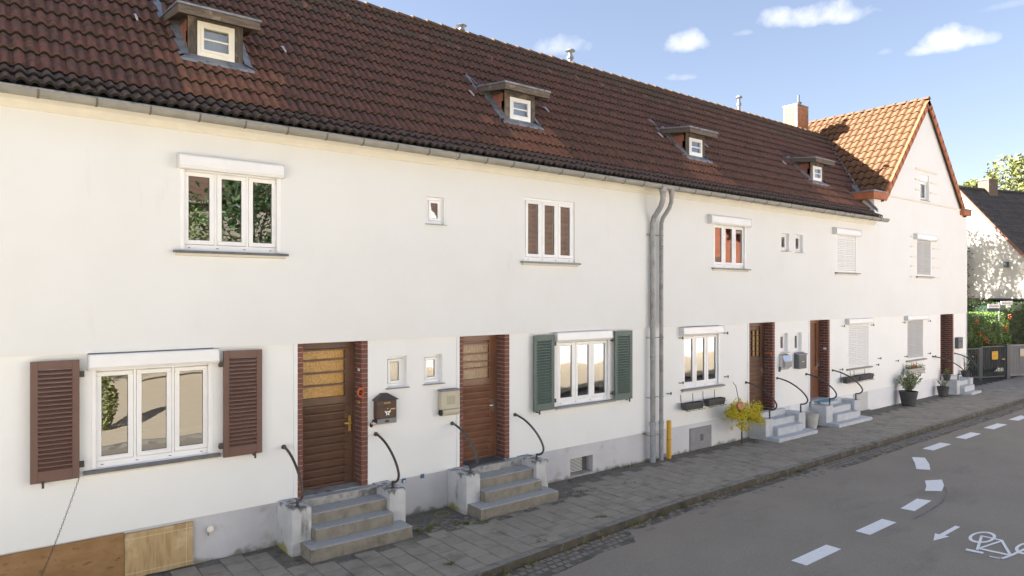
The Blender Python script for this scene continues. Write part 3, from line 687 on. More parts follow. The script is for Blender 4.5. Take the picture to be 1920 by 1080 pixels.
# gutter
def gutter(h, a, b):
    g = MB(); cy, cz, r = -.395, 5.815, .072; n = 9; vs = []
    for x in (a, b):
        for k in range(n+1):
            t = math.pi+math.pi*k/n; vs.append((x, cy+math.cos(t)*r, cz+math.sin(t)*r*1.15))
        for k in range(n, -1, -1):
            t = math.pi+math.pi*k/n; vs.append((x, cy+math.cos(t)*(r-.004), cz+math.sin(t)*(r-.004)*1.15))
    m_ = 2*(n+1); g.add(vs, [(k, (k+1) % m_, m_+(k+1) % m_, m_+k) for k in range(m_)]+[tuple(range(m_)), tuple(range(m_, 2*m_))])
    g.fix = True; go = g.build('gutter', M['gutter'], h, smooth=False, angle=50)
    t_ = MB(); t_.tube([(a, cy-r+.002, cz+.004), (b, cy-r+.002, cz+.004)], .011, 6); t_.build('gutter_bead', M['zinc'], go)
    s = math.ceil(a/.56)*.56
    while s < b:
        q = MB(); vs = []
        for x in (s-.011, s+.011):
            for k in range(n+1):
                t = math.pi+math.pi*k/n; vs.append((x, cy+math.cos(t)*(r+.006), cz+math.sin(t)*(r+.006)*1.15))
        vs2 = [(x, cy+(y-cy)*.9, cz+(z-cz)*.9) for x, y, z in vs]
        q.add(vs, [(k, k+1, n+2+k, n+1+k) for k in range(n)]); q.quad(vs[0], vs[n+1], vs2[n+1], vs2[0])
        q.add([vs[k] for k in range(n+1)]+[vs2[k] for k in range(n+1)], [(k, k+1, n+2+k, n+1+k) for k in range(n)])
        q.add([vs[n+1+k] for k in range(n+1)]+[vs2[n+1+k] for k in range(n+1)], [(k, k+1, n+2+k, n+1+k) for k in range(n)])
        q.build('gutter_bracket', M['bracket'], go); s += .56
for i in range(4): gutter(H[i], BND[i], BND[i+1] if i < 3 else 21.82)

# ------------------------------------------------------------------ gable roof and wall
E_ = H[4]
gs = 3.1
def zg(s): return GZ-abs(s-GX)*tg
# gable triangle with attic window
mb = MB(); ax0, ax1, az0, az1 = 25.2, 25.88, 6.76, 7.62
def hw(z): return (GZ-.10-z)/tg
def strip(z0, z1, xa0=None, xa1=None, side=0):
    l0, l1, r0, r1 = GX-hw(z0), GX-hw(z1), GX+hw(z0), GX+hw(z1)
    if side == 0: mb.quad((l0, YU, z0), (r0, YU, z0), (r1, YU, z1), (l1, YU, z1))
    elif side == 1: mb.quad((l0, YU, z0), (ax0, YU, z0), (ax0, YU, z1), (l1, YU, z1))
    else: mb.quad((ax1, YU, z0), (r0, YU, z0), (r1, YU, z1), (ax1, YU, z1))
strip(6.68, az0); strip(az0, az1, side=1); strip(az0, az1, side=2); strip(az1, GZ-.12)
for a_, b_ in ((ax0, ax0), (ax1, ax1)): mb.quad((a_, YU, az0), (a_, YU, az1), (a_, YU+.2, az1), (a_, YU+.2, az0))
mb.quad((ax0, YU, az0), (ax0, YU+.2, az0), (ax1, YU+.2, az0), (ax1, YU, az0)); mb.quad((ax0, YU, az1), (ax0, YU+.2, az1), (ax1, YU+.2, az1), (ax1, YU, az1))
mb.build('gable_wall', M['plaster'], E_)
mb = MB(); mb.quad((21.76, YU, 5.3), (21.76, YU, 6.68), (21.76, 6, 6.68), (21.76, 6, 5.3))
mb.quad((29.43, YU, 0), (29.43, YU, 6.68), (29.43, 9, 6.68), (29.43, 9, 0)); mb.build('side_wall', M['plaster'], E_)
mb = MB(); mb.quad((ax0-.3, .5, az0-.3), (ax1+.5, .5, az0-.3), (ax1+.5, .5, az1+.3), (ax0-.3, .5, az1+.3)); mb.build('inner_wall', M['room'], E_)
mb = MB(); mb.box(22.5, 28.75, YU-.035, YU, 6.645, 6.70); mb.build('string_course', M['trim'], E_)
# stucco bars beside its windows
for row, (a_, b_, z_, hgt) in enumerate([(24.75, 26.55, 7.76, .07), (24.75, 25.15, 7.40, .04), (24.75, 25.15, 7.06, .04), (26.0, 26.55, 7.40, .04), (26.0, 26.55, 7.06, .04)]+[(24.38, 24.80, z, .035) for z in (5.47, 5.13, 4.80, 4.48, 4.13)]+[(26.2, 26.75, z, .035) for z in (5.47, 5.13, 4.80, 4.48, 4.13)]):
    mb = MB(); mb.box(a_, b_, YU-.03, YU, z_-hgt/2, z_+hgt/2); mb.build('stucco_bar', M['trim'], E_)
# underlay
mb = MB(); YV = -.17
L0 = 22.2; R0 = 29.1
mb.quad((L0, YV+.03, zg(L0)-.03), (GX, YV+.03, GZ-.03), (GX, 8.5, GZ-.03), (L0, 8.5, zg(L0)-.03))
mb.quad((GX, YV+.03, GZ-.03), (R0, YV+.03, zg(R0)-.03), (R0, 8.5, zg(R0)-.03), (GX, 8.5, GZ-.03)); mb.build('roof_underlay', M['tile_orange_edge'], E_)
# tiles on both slopes
GLEN = (GX-22.15)/math.cos(SLOPE); NG = 14; GG = GLEN/NG
GV = tile_variants('roof_tile', PR1, GG, [M['tile_orange'], M['tile_orange_edge']])
cs, sn = math.cos(SLOPE), math.sin(SLOPE)
gt = []
for c in range(32):
    y = YV+.05+c*.235
    for r_ in range(NG):
        s = 22.15+r_*GG*cs; z = zg(s)
        if y < RIDGE[0] and s+.25 < valley_s(y+.1): continue
        if y > RIDGE[0] and z < RIDGE[1]-(y-RIDGE[0])*tg-.3: continue
        gt.append((s, y, z))
gt.sort(key=lambda t: depth(t))
rest = MB(); rest.tint = []
MXL = Matrix(((0, cs, -sn), (-1, 0, 0), (0, sn, cs)))
for j, (s, y, z) in enumerate(gt):
    jit = Matrix.Rotation(R(random.uniform(-.7, .7)), 3, 'Z'); m3 = MXL @ jit
    if j < 280: put(random.choice(GV), 'roof_tile', E_, (s, y+.235, z), m3)
    else:
        rest.curt = random.random(); tile_into(rest, Vector((s, y+.235, z)), m3 @ Vector((1, 0, 0)), m3 @ Vector((0, 1, 0)), m3 @ Vector((0, 0, 1)), GG, PR1)
MXR = Matrix(((0, -cs, sn), (1, 0, 0), (0, sn, cs)))
for c in range(34):
    for r_ in range(NG):
        s = GX+(GX-22.15)-r_*GG*cs; rest.curt = random.random()
        tile_into(rest, Vector((s, YV+.05+c*.235, zg(s))), MXR @ Vector((1, 0, 0)), MXR @ Vector((0, 1, 0)), MXR @ Vector((0, 0, 1)), GG, PR1)
me = rest.mesh('roof_tile', [M['tile_orange'], M['tile_orange_edge']]); me.polygons.foreach_set('use_smooth', [p.material_index == 0 for p in me.polygons])
o = put(me, 'roof_tile', E_); o['kind'] = 'stuff'
# verge tiles, both rakes (piece by piece)
for sd in (-1, 1):
    for r_ in range(NG):
        t0, t1 = r_/NG, (r_+1)/NG+.01
        lo = Vector((GX+sd*(GX-22.2)*(1-t0), YV, zg(GX+sd*(GX-22.2)*(1-t0)))); hi_ = Vector((GX+sd*(GX-22.2)*(1-t1), YV, zg(GX+sd*(GX-22.2)*(1-t1))))
        nrm = Vector((sd*sn, 0, cs)); k0, k1 = .052, .034
        mb = MB(); vs = []
        for p, k in ((lo, k0), (hi_, k1)):
            vs += [p+nrm*k, p+nrm*k+Vector((0, .075, 0)), p+nrm*k-nrm*.21+Vector((0, 0, 0)), p+nrm*k-nrm*.21+Vector((0, .03, 0))]
        mb.add(vs, [(0, 1, 5, 4), (0, 4, 6, 2), (2, 6, 7, 3), (0, 2, 3, 1), (4, 5, 7, 6)]); mb.fix = True; mb.build('verge_tile', M['verge'], E_)
    # dark soffit strip under the verge
    mb = MB(); a_, b_ = GX+sd*(GX-22.2), GX
    mb.quad((a_, YV+.03, zg(a_)-.13), (b_, YV+.03, zg(b_)-.13), (b_, YU, zg(b_)-.13), (a_, YU, zg(a_)-.13)); mb.build('verge_soffit', M['soffit'], E_)
# ridge
y = YV
while y < 7.6:
    mb = MB(); half_round(mb, Vector((GX, y, GZ+.0+random.uniform(-.004, .004))), Vector((GX, y+.37, GZ-.005)), .10, lift0=.012); mb.build('ridge_tile', M['ridge_tile'], E_)
    if 0 < y: mb2 = MB(); mb2.box(GX-.012, GX+.012, y-.01, y+.02, GZ+.07, GZ+.125); mb2.build('ridge_clip', M['iron'], E_)
    y += .36
# eave returns (orange boxes with zinc caps)
for a_, b_ in ((21.42, 22.28), (28.72, 29.46)):
    mb = MB(); mb.box(a_, b_, YV+.0, .62, 6.48, 6.68); eb = mb.build('eave_return', M['verge'], E_)
    n = 8
    for k in range(n):
        q = MB(); w_ = (b_-a_)/n; q.box(a_+k*w_+.008, a_+(k+1)*w_-.008, YV-.012, YV, 6.485, 6.675); q.build('facing_tile', M['verge'], eb)
    mb = MB(); mb.box(a_-.03, b_+.02, YV-.03, .64, 6.682, 6.725); mb.build('zinc_cap', M['zinc'], eb)
# low flashing where the terrace roof meets the side wall
mb = MB(); mb.add([(21.765, -.16, 6.06), (21.765, .6, 6.90), (21.765, .6, 7.0), (21.765, -.16, 6.16), (21.70, -.16, 6.06), (21.70, .6, 6.90), (21.70, .6, 7.0), (21.70, -.16, 6.16)], [(0,3,2,1), (4,5,6,7), (0,1,5,4), (3,7,6,2), (0,4,7,3), (1,2,6,5)]); mb.build('wall_flashing', M['zinc'], E_)

# chimney
ch = thing('chimney', (23.97, 3.76, 8.8)); ch.parent = H[3]; ch.location = ch.location-WL[H[3]]
cx0, cx1, cy0, cy1, cz1 = 23.6, 24.35, 3.5, 4.02, 10.48
mb = MB(); mb.box(cx0, cx1, cy0, cy1, 8.0, cz1); mb.build('chimney_core', M['mortar'], ch)
z = 9.0
while z < cz1-.05:
    z2 = min(z+.19, cz1-.01)
    for k in range(5):
        w_ = (cx1-cx0)/5; q = MB(); q.box(cx0+k*w_+.006, cx0+(k+1)*w_-.006, cy0-.018, cy0, z+.008, z2); q.build('facing_slate', M['slate_chimney'], ch)
    for k in range(4):
        w_ = (cy1-cy0)/4; q = MB(); q.box(cx0-.018, cx0, cy0+k*w_+.006, cy0+(k+1)*w_-.006, z+.008, z2); q.build('facing_slate', M['slate_chimney'], ch)
    z += .19
mb = MB(); mb.box(cx0-.025, cx0-.0185, cy0-.03, cy0+.02, 8.9, cz1); mb.box(cx0-.025, cx0+.03, cy0-.027, cy0-.0185, 8.9, cz1); mb.box(cx1-.03, cx1+.02, cy0-.027, cy0-.0185, 8.9, cz1)
mb.box(cx0-.03, cx1+.03, cy0-.035, cy1+.03, cz1, cz1+.035); mb.build('corner_trim', M['zinc'], ch)
mb = MB(); mb.lathe((24.12, 3.72, cz1), [(.10, .0), (.11, .10), (.085, .12), (.12, .2), (.05, .22), (.035, .26), (.035, .48)], 10); mb.lathe((23.85, 3.8, cz1), [(.09, 0), (.1, .05), (.02, .06)], 10); mb.build('chimney_pot', M['anthracite'], ch)
# flue pipes on the ridge
def flue(hh, s, y, z0, h_, r, m, lab):
    mb = MB(); mb.lathe((s, y, z0-.4), [(r, 0), (r, .4+h_*.45), (r*1.5, .4+h_*.5), (r*1.5, .4+h_*.6), (r*.9, .4+h_*.66), (r*.9, .4+h_*.84), (r*2.3, .4+h_*.87), (r*1.6, .4+h_*.95), (r*.3, .4+h_)], 12)
    mb.build('flue_pipe', m, hh, smooth=False)
flue(H[1], 8.8, 3.4, 9.45, .30, .055, M['zinc'], '')
flue(H[2], 12.26, 3.45, 9.45, .52, .06, M['zinc'], '')
flue(H[3], 19.88, 3.45, 9.45, .68, .05, M['zinc'], '')

# ------------------------------------------------------------------ dormers
def dormer(h, c, wd, ww, header, DORM_I=0):
    yf = .80; a, b = c-wd/2, c+wd/2
    zb, zt = 6.985, 7.45
    d = thing('dormer', (c, yf, zb)); d.parent = h; d.location = d.location-WL[h]
    pw = .125
    for p0, p1 in ((a, a+pw), (b-pw, b)):
        mb = MB(); mb.box(p0, p1, yf, yf+.1, zb-.06, zt+.05); mb.build('post', M['wood_grey'], d)
    wz1 = zt+.0 if not header else zt-.07
    mb = MB(); mb.box(a+pw, b-pw, yf+.004, yf+.08, wz1, zt+.05); mb.build('header_board', M['wood_grey'], d)
    # window
    x0, x1 = a+pw, b-pw
    mb = MB(); mb.box(x0, x1, yf-.015, yf+.04, zb-.03, zb+.03); mb.box(x0, x1, yf-.015, yf+.04, wz1-.05, wz1); mb.box(x0, x0+.045, yf-.015, yf+.04, zb+.03, wz1-.05); mb.box(x1-.045, x1, yf-.015, yf+.04, zb+.03, wz1-.05)
    i0, i1, k0, k1 = x0+.045, x1-.045, zb+.03, wz1-.05; t = .038 if not header else .026
    mb.box(i0, i1, yf-.028, yf+.03, k0, k0+t); mb.box(i0, i1, yf-.028, yf+.03, k1-t, k1); mb.box(i0, i0+t, yf-.028, yf+.03, k0+t, k1-t); mb.box(i1-t, i1, yf-.028, yf+.03, k0+t, k1-t)
    mb.box(i0+t, i1-t, yf-.006, yf+.012, (k0+k1)/2-.01, (k0+k1)/2+.012)
    mb.build('window_frame', M['upvc' if header else 'upvc_cream'], d)
    mb = MB(); mb.quad((i0+t, yf+.014, k0+t), (i1-t, yf+.014, k0+t), (i1-t, yf+.014, k1-t), (i0+t, yf+.014, k1-t)); mb.build('pane', M['glass'], d)
    mb = MB(); mb.quad((x0, yf+.12, zb), (x1, yf+.12, zb), (x1, yf+.12, wz1), (x0, yf+.12, wz1)); mb.build('blind_or_dark_interior', M[{0: 'curtain', 1: 'shutter_grey'}.get(DORM_I, 'curtain_dark')], d)  # blinds in the first two; beyond, a dark sheet painted as unlit interior
    # cheeks hung with tiles: backing + pieces
    for sx, xx in ((-1, a), (1, b)):
        mb = MB(); xo = xx+sx*.004
        mb.add([(xx, yf+.02, zb-.1), (xx, yf+.02, zt+.03), (xx, 1.5, zmain(1.5)), (xx-sx*.05, yf+.02, zb-.1), (xx-sx*.05, yf+.02, zt+.03), (xx-sx*.05, 1.5, zmain(1.5))], [(0, 1, 2), (3, 4, 5), (0, 1, 4, 3), (1, 2, 5, 4), (0, 2, 5, 3)]); mb.fix = True
        mb.build('cheek', M['soffit'], d)
        for r_ in range(4):
            z0 = zt+.0-.16*r_-.16; z1 = z0+.155
            for q in range(6):
                y0 = yf+.05+q*.155+(r_ % 2)*.05; y1 = y0+.15
                ylim = (z0-zmain(0.116))/tg+.116
                if y0 > ylim+.05: continue
                m2 = MB(); pts = [(y0, z0), (min(y1, max(y0+.01, ylim+.10)), z0), (y1, z1), (y0, z1)]
                m2.prism(pts, 'x', xx+sx*.001, xx+sx*(.014+.004*(q % 2))); m2.build('cheek_tile', M['slate_orange'], d)
        # side flashing lying on the tiles
        mb = MB(); e = .13
        P0 = Vector((xx+sx*.002, yf-.06, zmain(yf-.06)+.045)); P1 = Vector((xx+sx*.002, 1.5, zmain(1.5)+.06)); up = Vector((0, -.02, .07))
        mb.add([P0+up, P1+up, P1+Vector((sx*e, 0, .035)), P0+Vector((sx*e, 0, .035)), P0+Vector((sx*e, 0, -.03)), P1+Vector((sx*e, 0, -.03))], [(0, 1, 2, 3), (3, 2, 5, 4)]); mb.build('side_flashing', M['zinc'], d)
    # apron
    mb = MB(); e = .09
    mb.add([(a-.0, yf-.002, zb-.02), (b+.0, yf-.002, zb-.02), (b+.13, yf-.13, zmain(yf-.13)+.10), (a-.13, yf-.13, zmain(yf-.13)+.10), (b+.13, yf-.14, zmain(yf-.13)+.06), (a-.13, yf-.14, zmain(yf-.13)+.06)], [(0, 3, 2, 1), (3, 5, 4, 2)]); mb.build('apron_flashing', M['zinc'], d)
    # roof slab with fascia boards and zinc edge
    r0, r1 = a-.18, b+.17; yF, yB = .54, 1.62; z0 = 7.475; dz = .14
    k = dz/(yB-yF)
    mb = MB(); mb.prism([(yF+.02, z0+.0), (yB, z0+dz), (yB, z0+dz+.06), (yF+.02, z0+.06)], 'x', r0+.02, r1-.02); mb.build('roof_board', M['soffit'], d)
    mb = MB(); mb.box(r0, r1, yF, yF+.022, z0-.05, z0+.062); mb.build('fascia_board', M['wood_fascia'], d)
    for xx, yy in ((r0, r0+.02), (r1-.02, r1)):
        mb = MB(); mb.prism([(yF+.023, z0-.05), (yB-.12, z0+dz*.9-.03), (yB-.12, z0+dz+.05), (yF+.023, z0+.062)], 'x', xx, yy); mb.build('fascia_board', M['wood_fascia'], d)
    mb = MB(); mb.prism([(yF-.018, z0+.064), (yB+.05, z0+dz+.075), (yB+.05, z0+dz+.10), (yF-.018, z0+.095)], 'x', r0-.015, r1+.015); mb.build('zinc_roof', M['zinc'], d)
    # upturned flashing behind
    mb = MB(); P = [Vector((r0-.08, 1.38, zmain(1.38)+.07)), Vector((r0+.1, 1.60, zmain(1.60)+.05)), Vector((r0-.02, 1.80, zmain(1.80)+.06)), Vector((r0-.10, 1.80, zmain(1.80)+.06))]
    mb.add(P+[p-Vector((0, 0, .04)) for p in P], [(0, 1, 2, 3), (0, 4, 5, 1), (0, 3, 7, 4)]); mb.build('back_flashing', M['zinc'], d)
for i, (c, wd, ww) in enumerate(DORM): dormer(H[i], c, wd, ww, i > 0, i)

# ------------------------------------------------------------------ windows
def window(h, s0, s1, z0, z1, lights, yf, sill='sill', box=None, closed=None, curt=None, small=False, lab=None, deep=.05):
    wn = thing('window', ((s0+s1)/2, yf, z0)); wn.parent = h; wn.location = wn.location-WL[h]
    if lab: wn['label'] = lab
    y = yf+deep; fr = MB(); cs_ = .045 if not small else .05; lw = .075 if not small else .05
    fr.bbox(s0, s1, y, y+.07, z0, z0+lw, .004); fr.bbox(s0, s1, y, y+.07, z1-cs_, z1, .004)
    fr.box(s0, s0+cs_, y+.001, y+.069, z0+lw, z1-cs_); fr.box(s1-cs_, s1, y+.001, y+.069, z0+lw, z1-cs_)
    gk = MB()
    n = lights; inner0, inner1 = s0+cs_, s1-cs_; mull = .03; W_ = (inner1-inner0-mull*(n-1))/n; t = .06 if not small else .045
    panes = []
    for k in range(n):
        a = inner0+k*(W_+mull); b = a+W_; c0, c1 = z0+lw, z1-cs_
        if k < n-1: fr.box(b, b+mull, y-.004, y+.06, z0+lw, z1-cs_)
        e = .004
        ys = y-.012
        fr.bbox(a+e, b-e, ys, ys+.055, c0+e, c0+t, .006); fr.bbox(a+e, b-e, ys, ys+.055, c1-t, c1-e, .006)
        fr.box(a+e, a+t, ys+.001, ys+.054, c0+t, c1-t); fr.box(b-t, b-e, ys+.001, ys+.054, c0+t, c1-t)
        q = .005; g0, g1, g2, g3 = a+t, b-t, c0+t, c1-t
        gk.box(g0, g0+q, ys+.02, ys+.03, g2, g3); gk.box(g1-q, g1, ys+.02, ys+.03, g2, g3); gk.box(g0, g1, ys+.02, ys+.03, g2, g2+q); gk.box(g0, g1, ys+.02, ys+.03, g3-q, g3)
        panes.append((g0, g1, g2, g3, ys+.024))
    fr.build('frame', M['upvc'], wn); gk.build('gasket', M['gasket'], wn)
    for g0, g1, g2, g3, yy in panes:
        m2 = MB(); m2.quad((g0, yy, g2), (g1, yy, g2), (g1, yy, g3), (g0, yy, g3)); m2.build('pane', M['glass'], wn)
    if n > 1:                                              # drain caps
        m2 = MB()
        for k in range(n+1):
            xx = s0+.10+(s1-s0-.24)*k/n; m2.box(xx, xx+.03, y-.004, y, z0+.03, z0+.038)
        m2.build('drain_cap', M['gasket'], wn)
    if sill:
        so = .05 if small else .085; ex = .03 if small else .09
        m2 = MB(); zz = z0
        th = .012 if small else .035
        m2.prism([(yf-so, zz-th-.008), (yf-so, zz-.012), (y, zz+.0), (y, zz-th)], 'x', s0-ex, s1+ex); m2.build('sill', M[sill], wn)
        if not small:
            m2 = MB(); m2.prism([(yf-.05, zz-th-.03), (yf-.05, zz-th-.009), (yf, zz-th-.004), (yf, zz-th-.045)], 'x', s0-ex+.03, s1+ex-.03); m2.build('sill_moulding', M['trim'], wn)
    if box:
        b0, b1, bz0, bz1 = box; m2 = MB(); o_ = .13
        m2.prism([(yf-.002, bz0), (yf-o_+.03, bz0), (yf-o_, bz0+.035), (yf-o_+.008, bz1-.02), (yf-o_+.02, bz1), (yf-.002, bz1)], 'x', b0+.012, b1-.012); bo = m2.build('shutter_box', M['upvc'], wn)
        for e0, e1 in ((b0, b0+.012), (b1-.012, b1)):
            m2 = MB(); m2.prism([(yf-.002, bz0-.004), (yf-o_+.026, bz0-.004), (yf-o_-.004, bz0+.033), (yf-o_+.004, bz1-.016), (yf-o_+.018, bz1+.004), (yf-.002, bz1+.004)], 'x', e0, e1)
            m2.build('box_end', M['box_end'] , wn)
        m2 = MB(); m2.box(b0+.01, b1-.05, yf-.012, yf-.001, bz1+.004, bz1+.014); m2.build('sealing_strip', M['gasket'], wn)
        for g0, g1 in ((s0, s0+.045), (s1-.045, s1)):
            m2 = MB(); m2.bbox(g0-.003, g1+.003, yf-.004, y-.013, z0+.004, bz0, .004); m2.build('guide_rail', M['upvc'], wn)
    if closed:
        z = z0+.06; k = 0
        m2 = MB(); m2.box(s0+.045, s1-.045, yf+.008, y-.02, z0+.003, z0+.055); m2.build('end_bar', M['upvc'], wn)
        while z < z1:
            ze = min(z+.052, z1); m2 = MB()
            m2.prism([(yf+.030, z+.003), (yf+.013, z+.012), (yf+.009, (z+ze)/2), (yf+.013, ze-.008), (yf+.030, ze)], 'x', s0+.045, s1-.045)
            m2.build('shutter_slat', M[closed], wn); z += .052
    if curt:
        for c0, c1, m_ in curt:
            m2 = MB(); n_ = 14; vs = []
            for k in range(n_+1):
                xx = c0+(c1-c0)*k/n_; yy = y+.16+.02*math.sin(k*2.1)
                vs += [(xx, yy, z0+.02), (xx, yy, z1)]
            m2.add(vs, [(2*k, 2*k+2, 2*k+3, 2*k+1) for k in range(n_)]); m2.build('curtain', M[m_], wn)
    return wn
window(H[0], *UW[0][0], 3, YU, 'sill', (2.05, 3.42, 5.17, 5.345))
window(H[1], *UW[1][0], 1, YU, 'sill_grey', small=True)
window(H[1], *UW[1][1], 3, YU, 'sill_grey', curt=[(7.85, 9.11, 'curtain_dark')], deep=.03)
window(H[2], *UW[2][0], 3, YU, 'sill_grey', (13.32, 14.92, 5.18, 5.37), curt=[(13.6, 13.98, 'curtain_dark'), (14.45, 14.85, 'curtain_dark')])
window(H[2], *UW[2][1], 1, YU, 'sill_grey', small=True, deep=.08, curt=[(16.5, 16.84, 'curtain')])
window(H[3], *UW[3][0], 1, YU, 'sill_grey', small=True, deep=.08)
window(H[3], *UW[3][1], 2, YU, 'sill_grey', (19.16, 20.66, 5.25, 5.43), closed='shutter_white')
window(H[4], *UW[4][0], 2, YU, 'sill_grey', (24.62, 26.25, 5.38, 5.56), closed='shutter_grey')
window(E_, ax0, ax1, az0, az1-.20, 1, YU, 'sill_grey', small=True, deep=.10)
mb = MB(); mb.box(ax0, ax1, YU+.03, YU+.12, az1-.20, az1); mb.build('window_head', M['upvc'], E_)
window(H[0], *LW[0][0], 3, 0, 'sill', (1.07, 2.56, 2.63, 2.815))
window(H[0], *LW[0][1], 1, 0, 'sill_grey', small=True, deep=.09, curt=[(5.27, 5.44, 'curtain')])
window(H[1], *LW[1][0], 1, 0, 'sill_grey', small=True, deep=.09)
window(H[1], *LW[1][1], 3, 0, 'sill_grey', (8.58, 10.08, 2.64, 2.82))
window(H[2], *LW[2][0], 3, 0, 'sill_grey', (12.34, 13.85, 2.62, 2.80), curt=[(12.5, 12.72, 'curtain_dark')])
window(H[2], *LW[2][1], 1, 0, 'sill_grey', small=True, deep=.09, curt=[(16.5, 16.85, 'curtain')])
window(H[3], *LW[3][0], 1, 0, 'sill_grey', small=True, deep=.09, curt=[(17.2, 17.55, 'curtain')])
window(H[3], *LW[3][1], 2, 0, 'sill_grey', (19.98, 21.55, 2.66, 2.82), closed='shutter_white')
window(H[4], *LW[4][0], 2, 0, 'sill_grey', (24.0, 25.68, 2.68, 2.83), closed='shutter_grey')
# yellow flower vase behind one little window
mb = MB(); mb.mat = 1
for k in range(14): a = random.uniform(0, 6.3); r_ = random.uniform(0, .035); mb.lathe((5.87+r_*math.cos(a), .22+r_*math.sin(a), 2.2+random.uniform(-.01, .07)), [(.004, 0), (.014, .01), (.003, .02)], 6)
mb.mat = 0; mb.lathe((5.87, .22, 2.12), [(.02, 0), (.03, .05), (.015, .09)], 8); mb.build('flower_vase', [M['white'], M['yellow']], None, 'yellow flowers in a white vase behind the small window above the cream letterbox', 'vase')

# louvred shutters
def shutter(h, s0, s1, z0, z1, m, hinge_right):
    sh = thing('shutter', ((s0+s1)/2, 0, z0)); sh.parent = h; sh.location = sh.location-WL[h]
    y0, y1 = -.095, -.055; fw = .075; tr, brl = .10, .12
    mb = MB(); mb.bbox(s0, s0+fw, y0, y1, z0, z1, .004); mb.bbox(s1-fw, s1, y0, y1, z0, z1, .004)
    mb.box(s0+fw, s1-fw, y0+.001, y1-.001, z0, z0+brl); mb.box(s0+fw, s1-fw, y0+.001, y1-.001, z1-tr, z1)
    mb.build('shutter_frame', m, sh)
    n = 23; p = (z1-tr-z0-brl)/n
    sl = MB(); sl.prism([(-.027, -.022), (-.019, -.022), (.018, .016), (.015, .021), (-.027, -.010)], 'x', s0+fw+.001, s1-fw-.001); sl.box(s0+fw-.02, s0+fw, -.018, -.012, -.011, .002); sl.box(s1-fw, s1-fw+.02, -.018, -.012, -.011, .002)
    me = sl.mesh('slat', m)
    for k in range(n): put(me, 'slat', sh, (0, -.079, z0+brl+p*(k+.45)))
    for zz in (z0+.14, z1-.19):
        mb = MB(); xx = s1 if hinge_right else s0; d = 1 if hinge_right else -1
        mb.box(min(xx, xx+d*.05), max(xx, xx+d*.05), -.085, -.045, zz-.02, zz+.05); mb.box(min(xx+d*.02, xx+d*.045), max(xx+d*.02, xx+d*.045), -.045, .0, zz-.01, zz+.01)
        mb.build('hinge', M['iron'], sh)
    xx = s0+.12 if hinge_right else s1-.10
    mb = MB(); mb.box(xx-.008, xx+.008, -.11, .0, z0-.035, z0-.02); mb.box(xx-.012, xx+.012, -.115, -.1, z0-.06, z0+.02); mb.build('shutter_catch', M['iron'], sh)
    return sh
shutter(H[0], .505, .985, 1.36, 2.765, M['shutter_brown'], True)
shutter(H[0], 2.62, 3.13, 1.355, 2.78, M['shutter_brown'], False)
shutter(H[1], 8.04, 8.54, 1.39, 2.785, M['shutter_green'], True)
shutter(H[1], 10.18, 10.70, 1.39, 2.795, M['shutter_green'], False)
# shutter hardware left on the other houses
def hooks(h, pts, y=0):
    for x, z in pts:
        mb = MB(); mb.box(x-.05, x+.05, y-.06, y-.045, z-.008, z+.008); mb.box(x+.035, x+.05, y-.065, y-.04, z-.03, z+.03); mb.box(x-.05, x-.035, y-.045, y, z-.008, z+.008); mb.build('shutter_hook', M['iron'], h)
hooks(H[2], [(12.36, 2.57), (12.37, 1.57), (14.05, 2.62), (14.07, 1.58), (11.95, 1.37)])
hooks(H[3], [(19.8, 2.62), (19.7, 1.37), (21.66, 2.6)])
hooks(H[4], [(22.0, 1.36), (22.15, 1.55), (23.9, 2.62), (23.4, 1.40), (24.05, 1.5), (25.95, 2.62), (25.95, 1.5), (26.4, 1.38)])

# ------------------------------------------------------------------ doors
def brick_jamb(h, d0, d1, wl=.085, wr=.105, dd=.30, zb=.57):
    bs = thing('brick_surround', ((d0+d1)/2, 0, .6)); bs.parent = h; bs.location = bs.location-WL[h]
    mb = MB(); mb.box(d0+.002, d0+wl-.006, .012, dd, .45, 2.825); mb.box(d1-wr+.006, d1-.002, .012, dd, .45, 2.825); mb.build('mortar', M['mortar'], bs)
    z = zb-.10; k = 0
    def brick(x0, x1, y0, y1, z0, z1, m):
        q = MB(); q.tint = []; q.curt = random.random(); q.box(x0, x1, y0, y1, z0, z1); q.build('brick', m, bs)
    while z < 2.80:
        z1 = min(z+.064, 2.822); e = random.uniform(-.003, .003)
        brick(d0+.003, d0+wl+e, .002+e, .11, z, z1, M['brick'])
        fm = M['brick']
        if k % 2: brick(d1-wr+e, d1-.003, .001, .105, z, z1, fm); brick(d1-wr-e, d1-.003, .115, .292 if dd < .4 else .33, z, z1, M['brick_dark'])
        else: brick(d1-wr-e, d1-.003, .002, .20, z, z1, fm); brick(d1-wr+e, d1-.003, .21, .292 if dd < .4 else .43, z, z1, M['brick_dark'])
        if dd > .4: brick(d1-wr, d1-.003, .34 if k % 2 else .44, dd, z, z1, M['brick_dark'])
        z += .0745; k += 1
    return bs
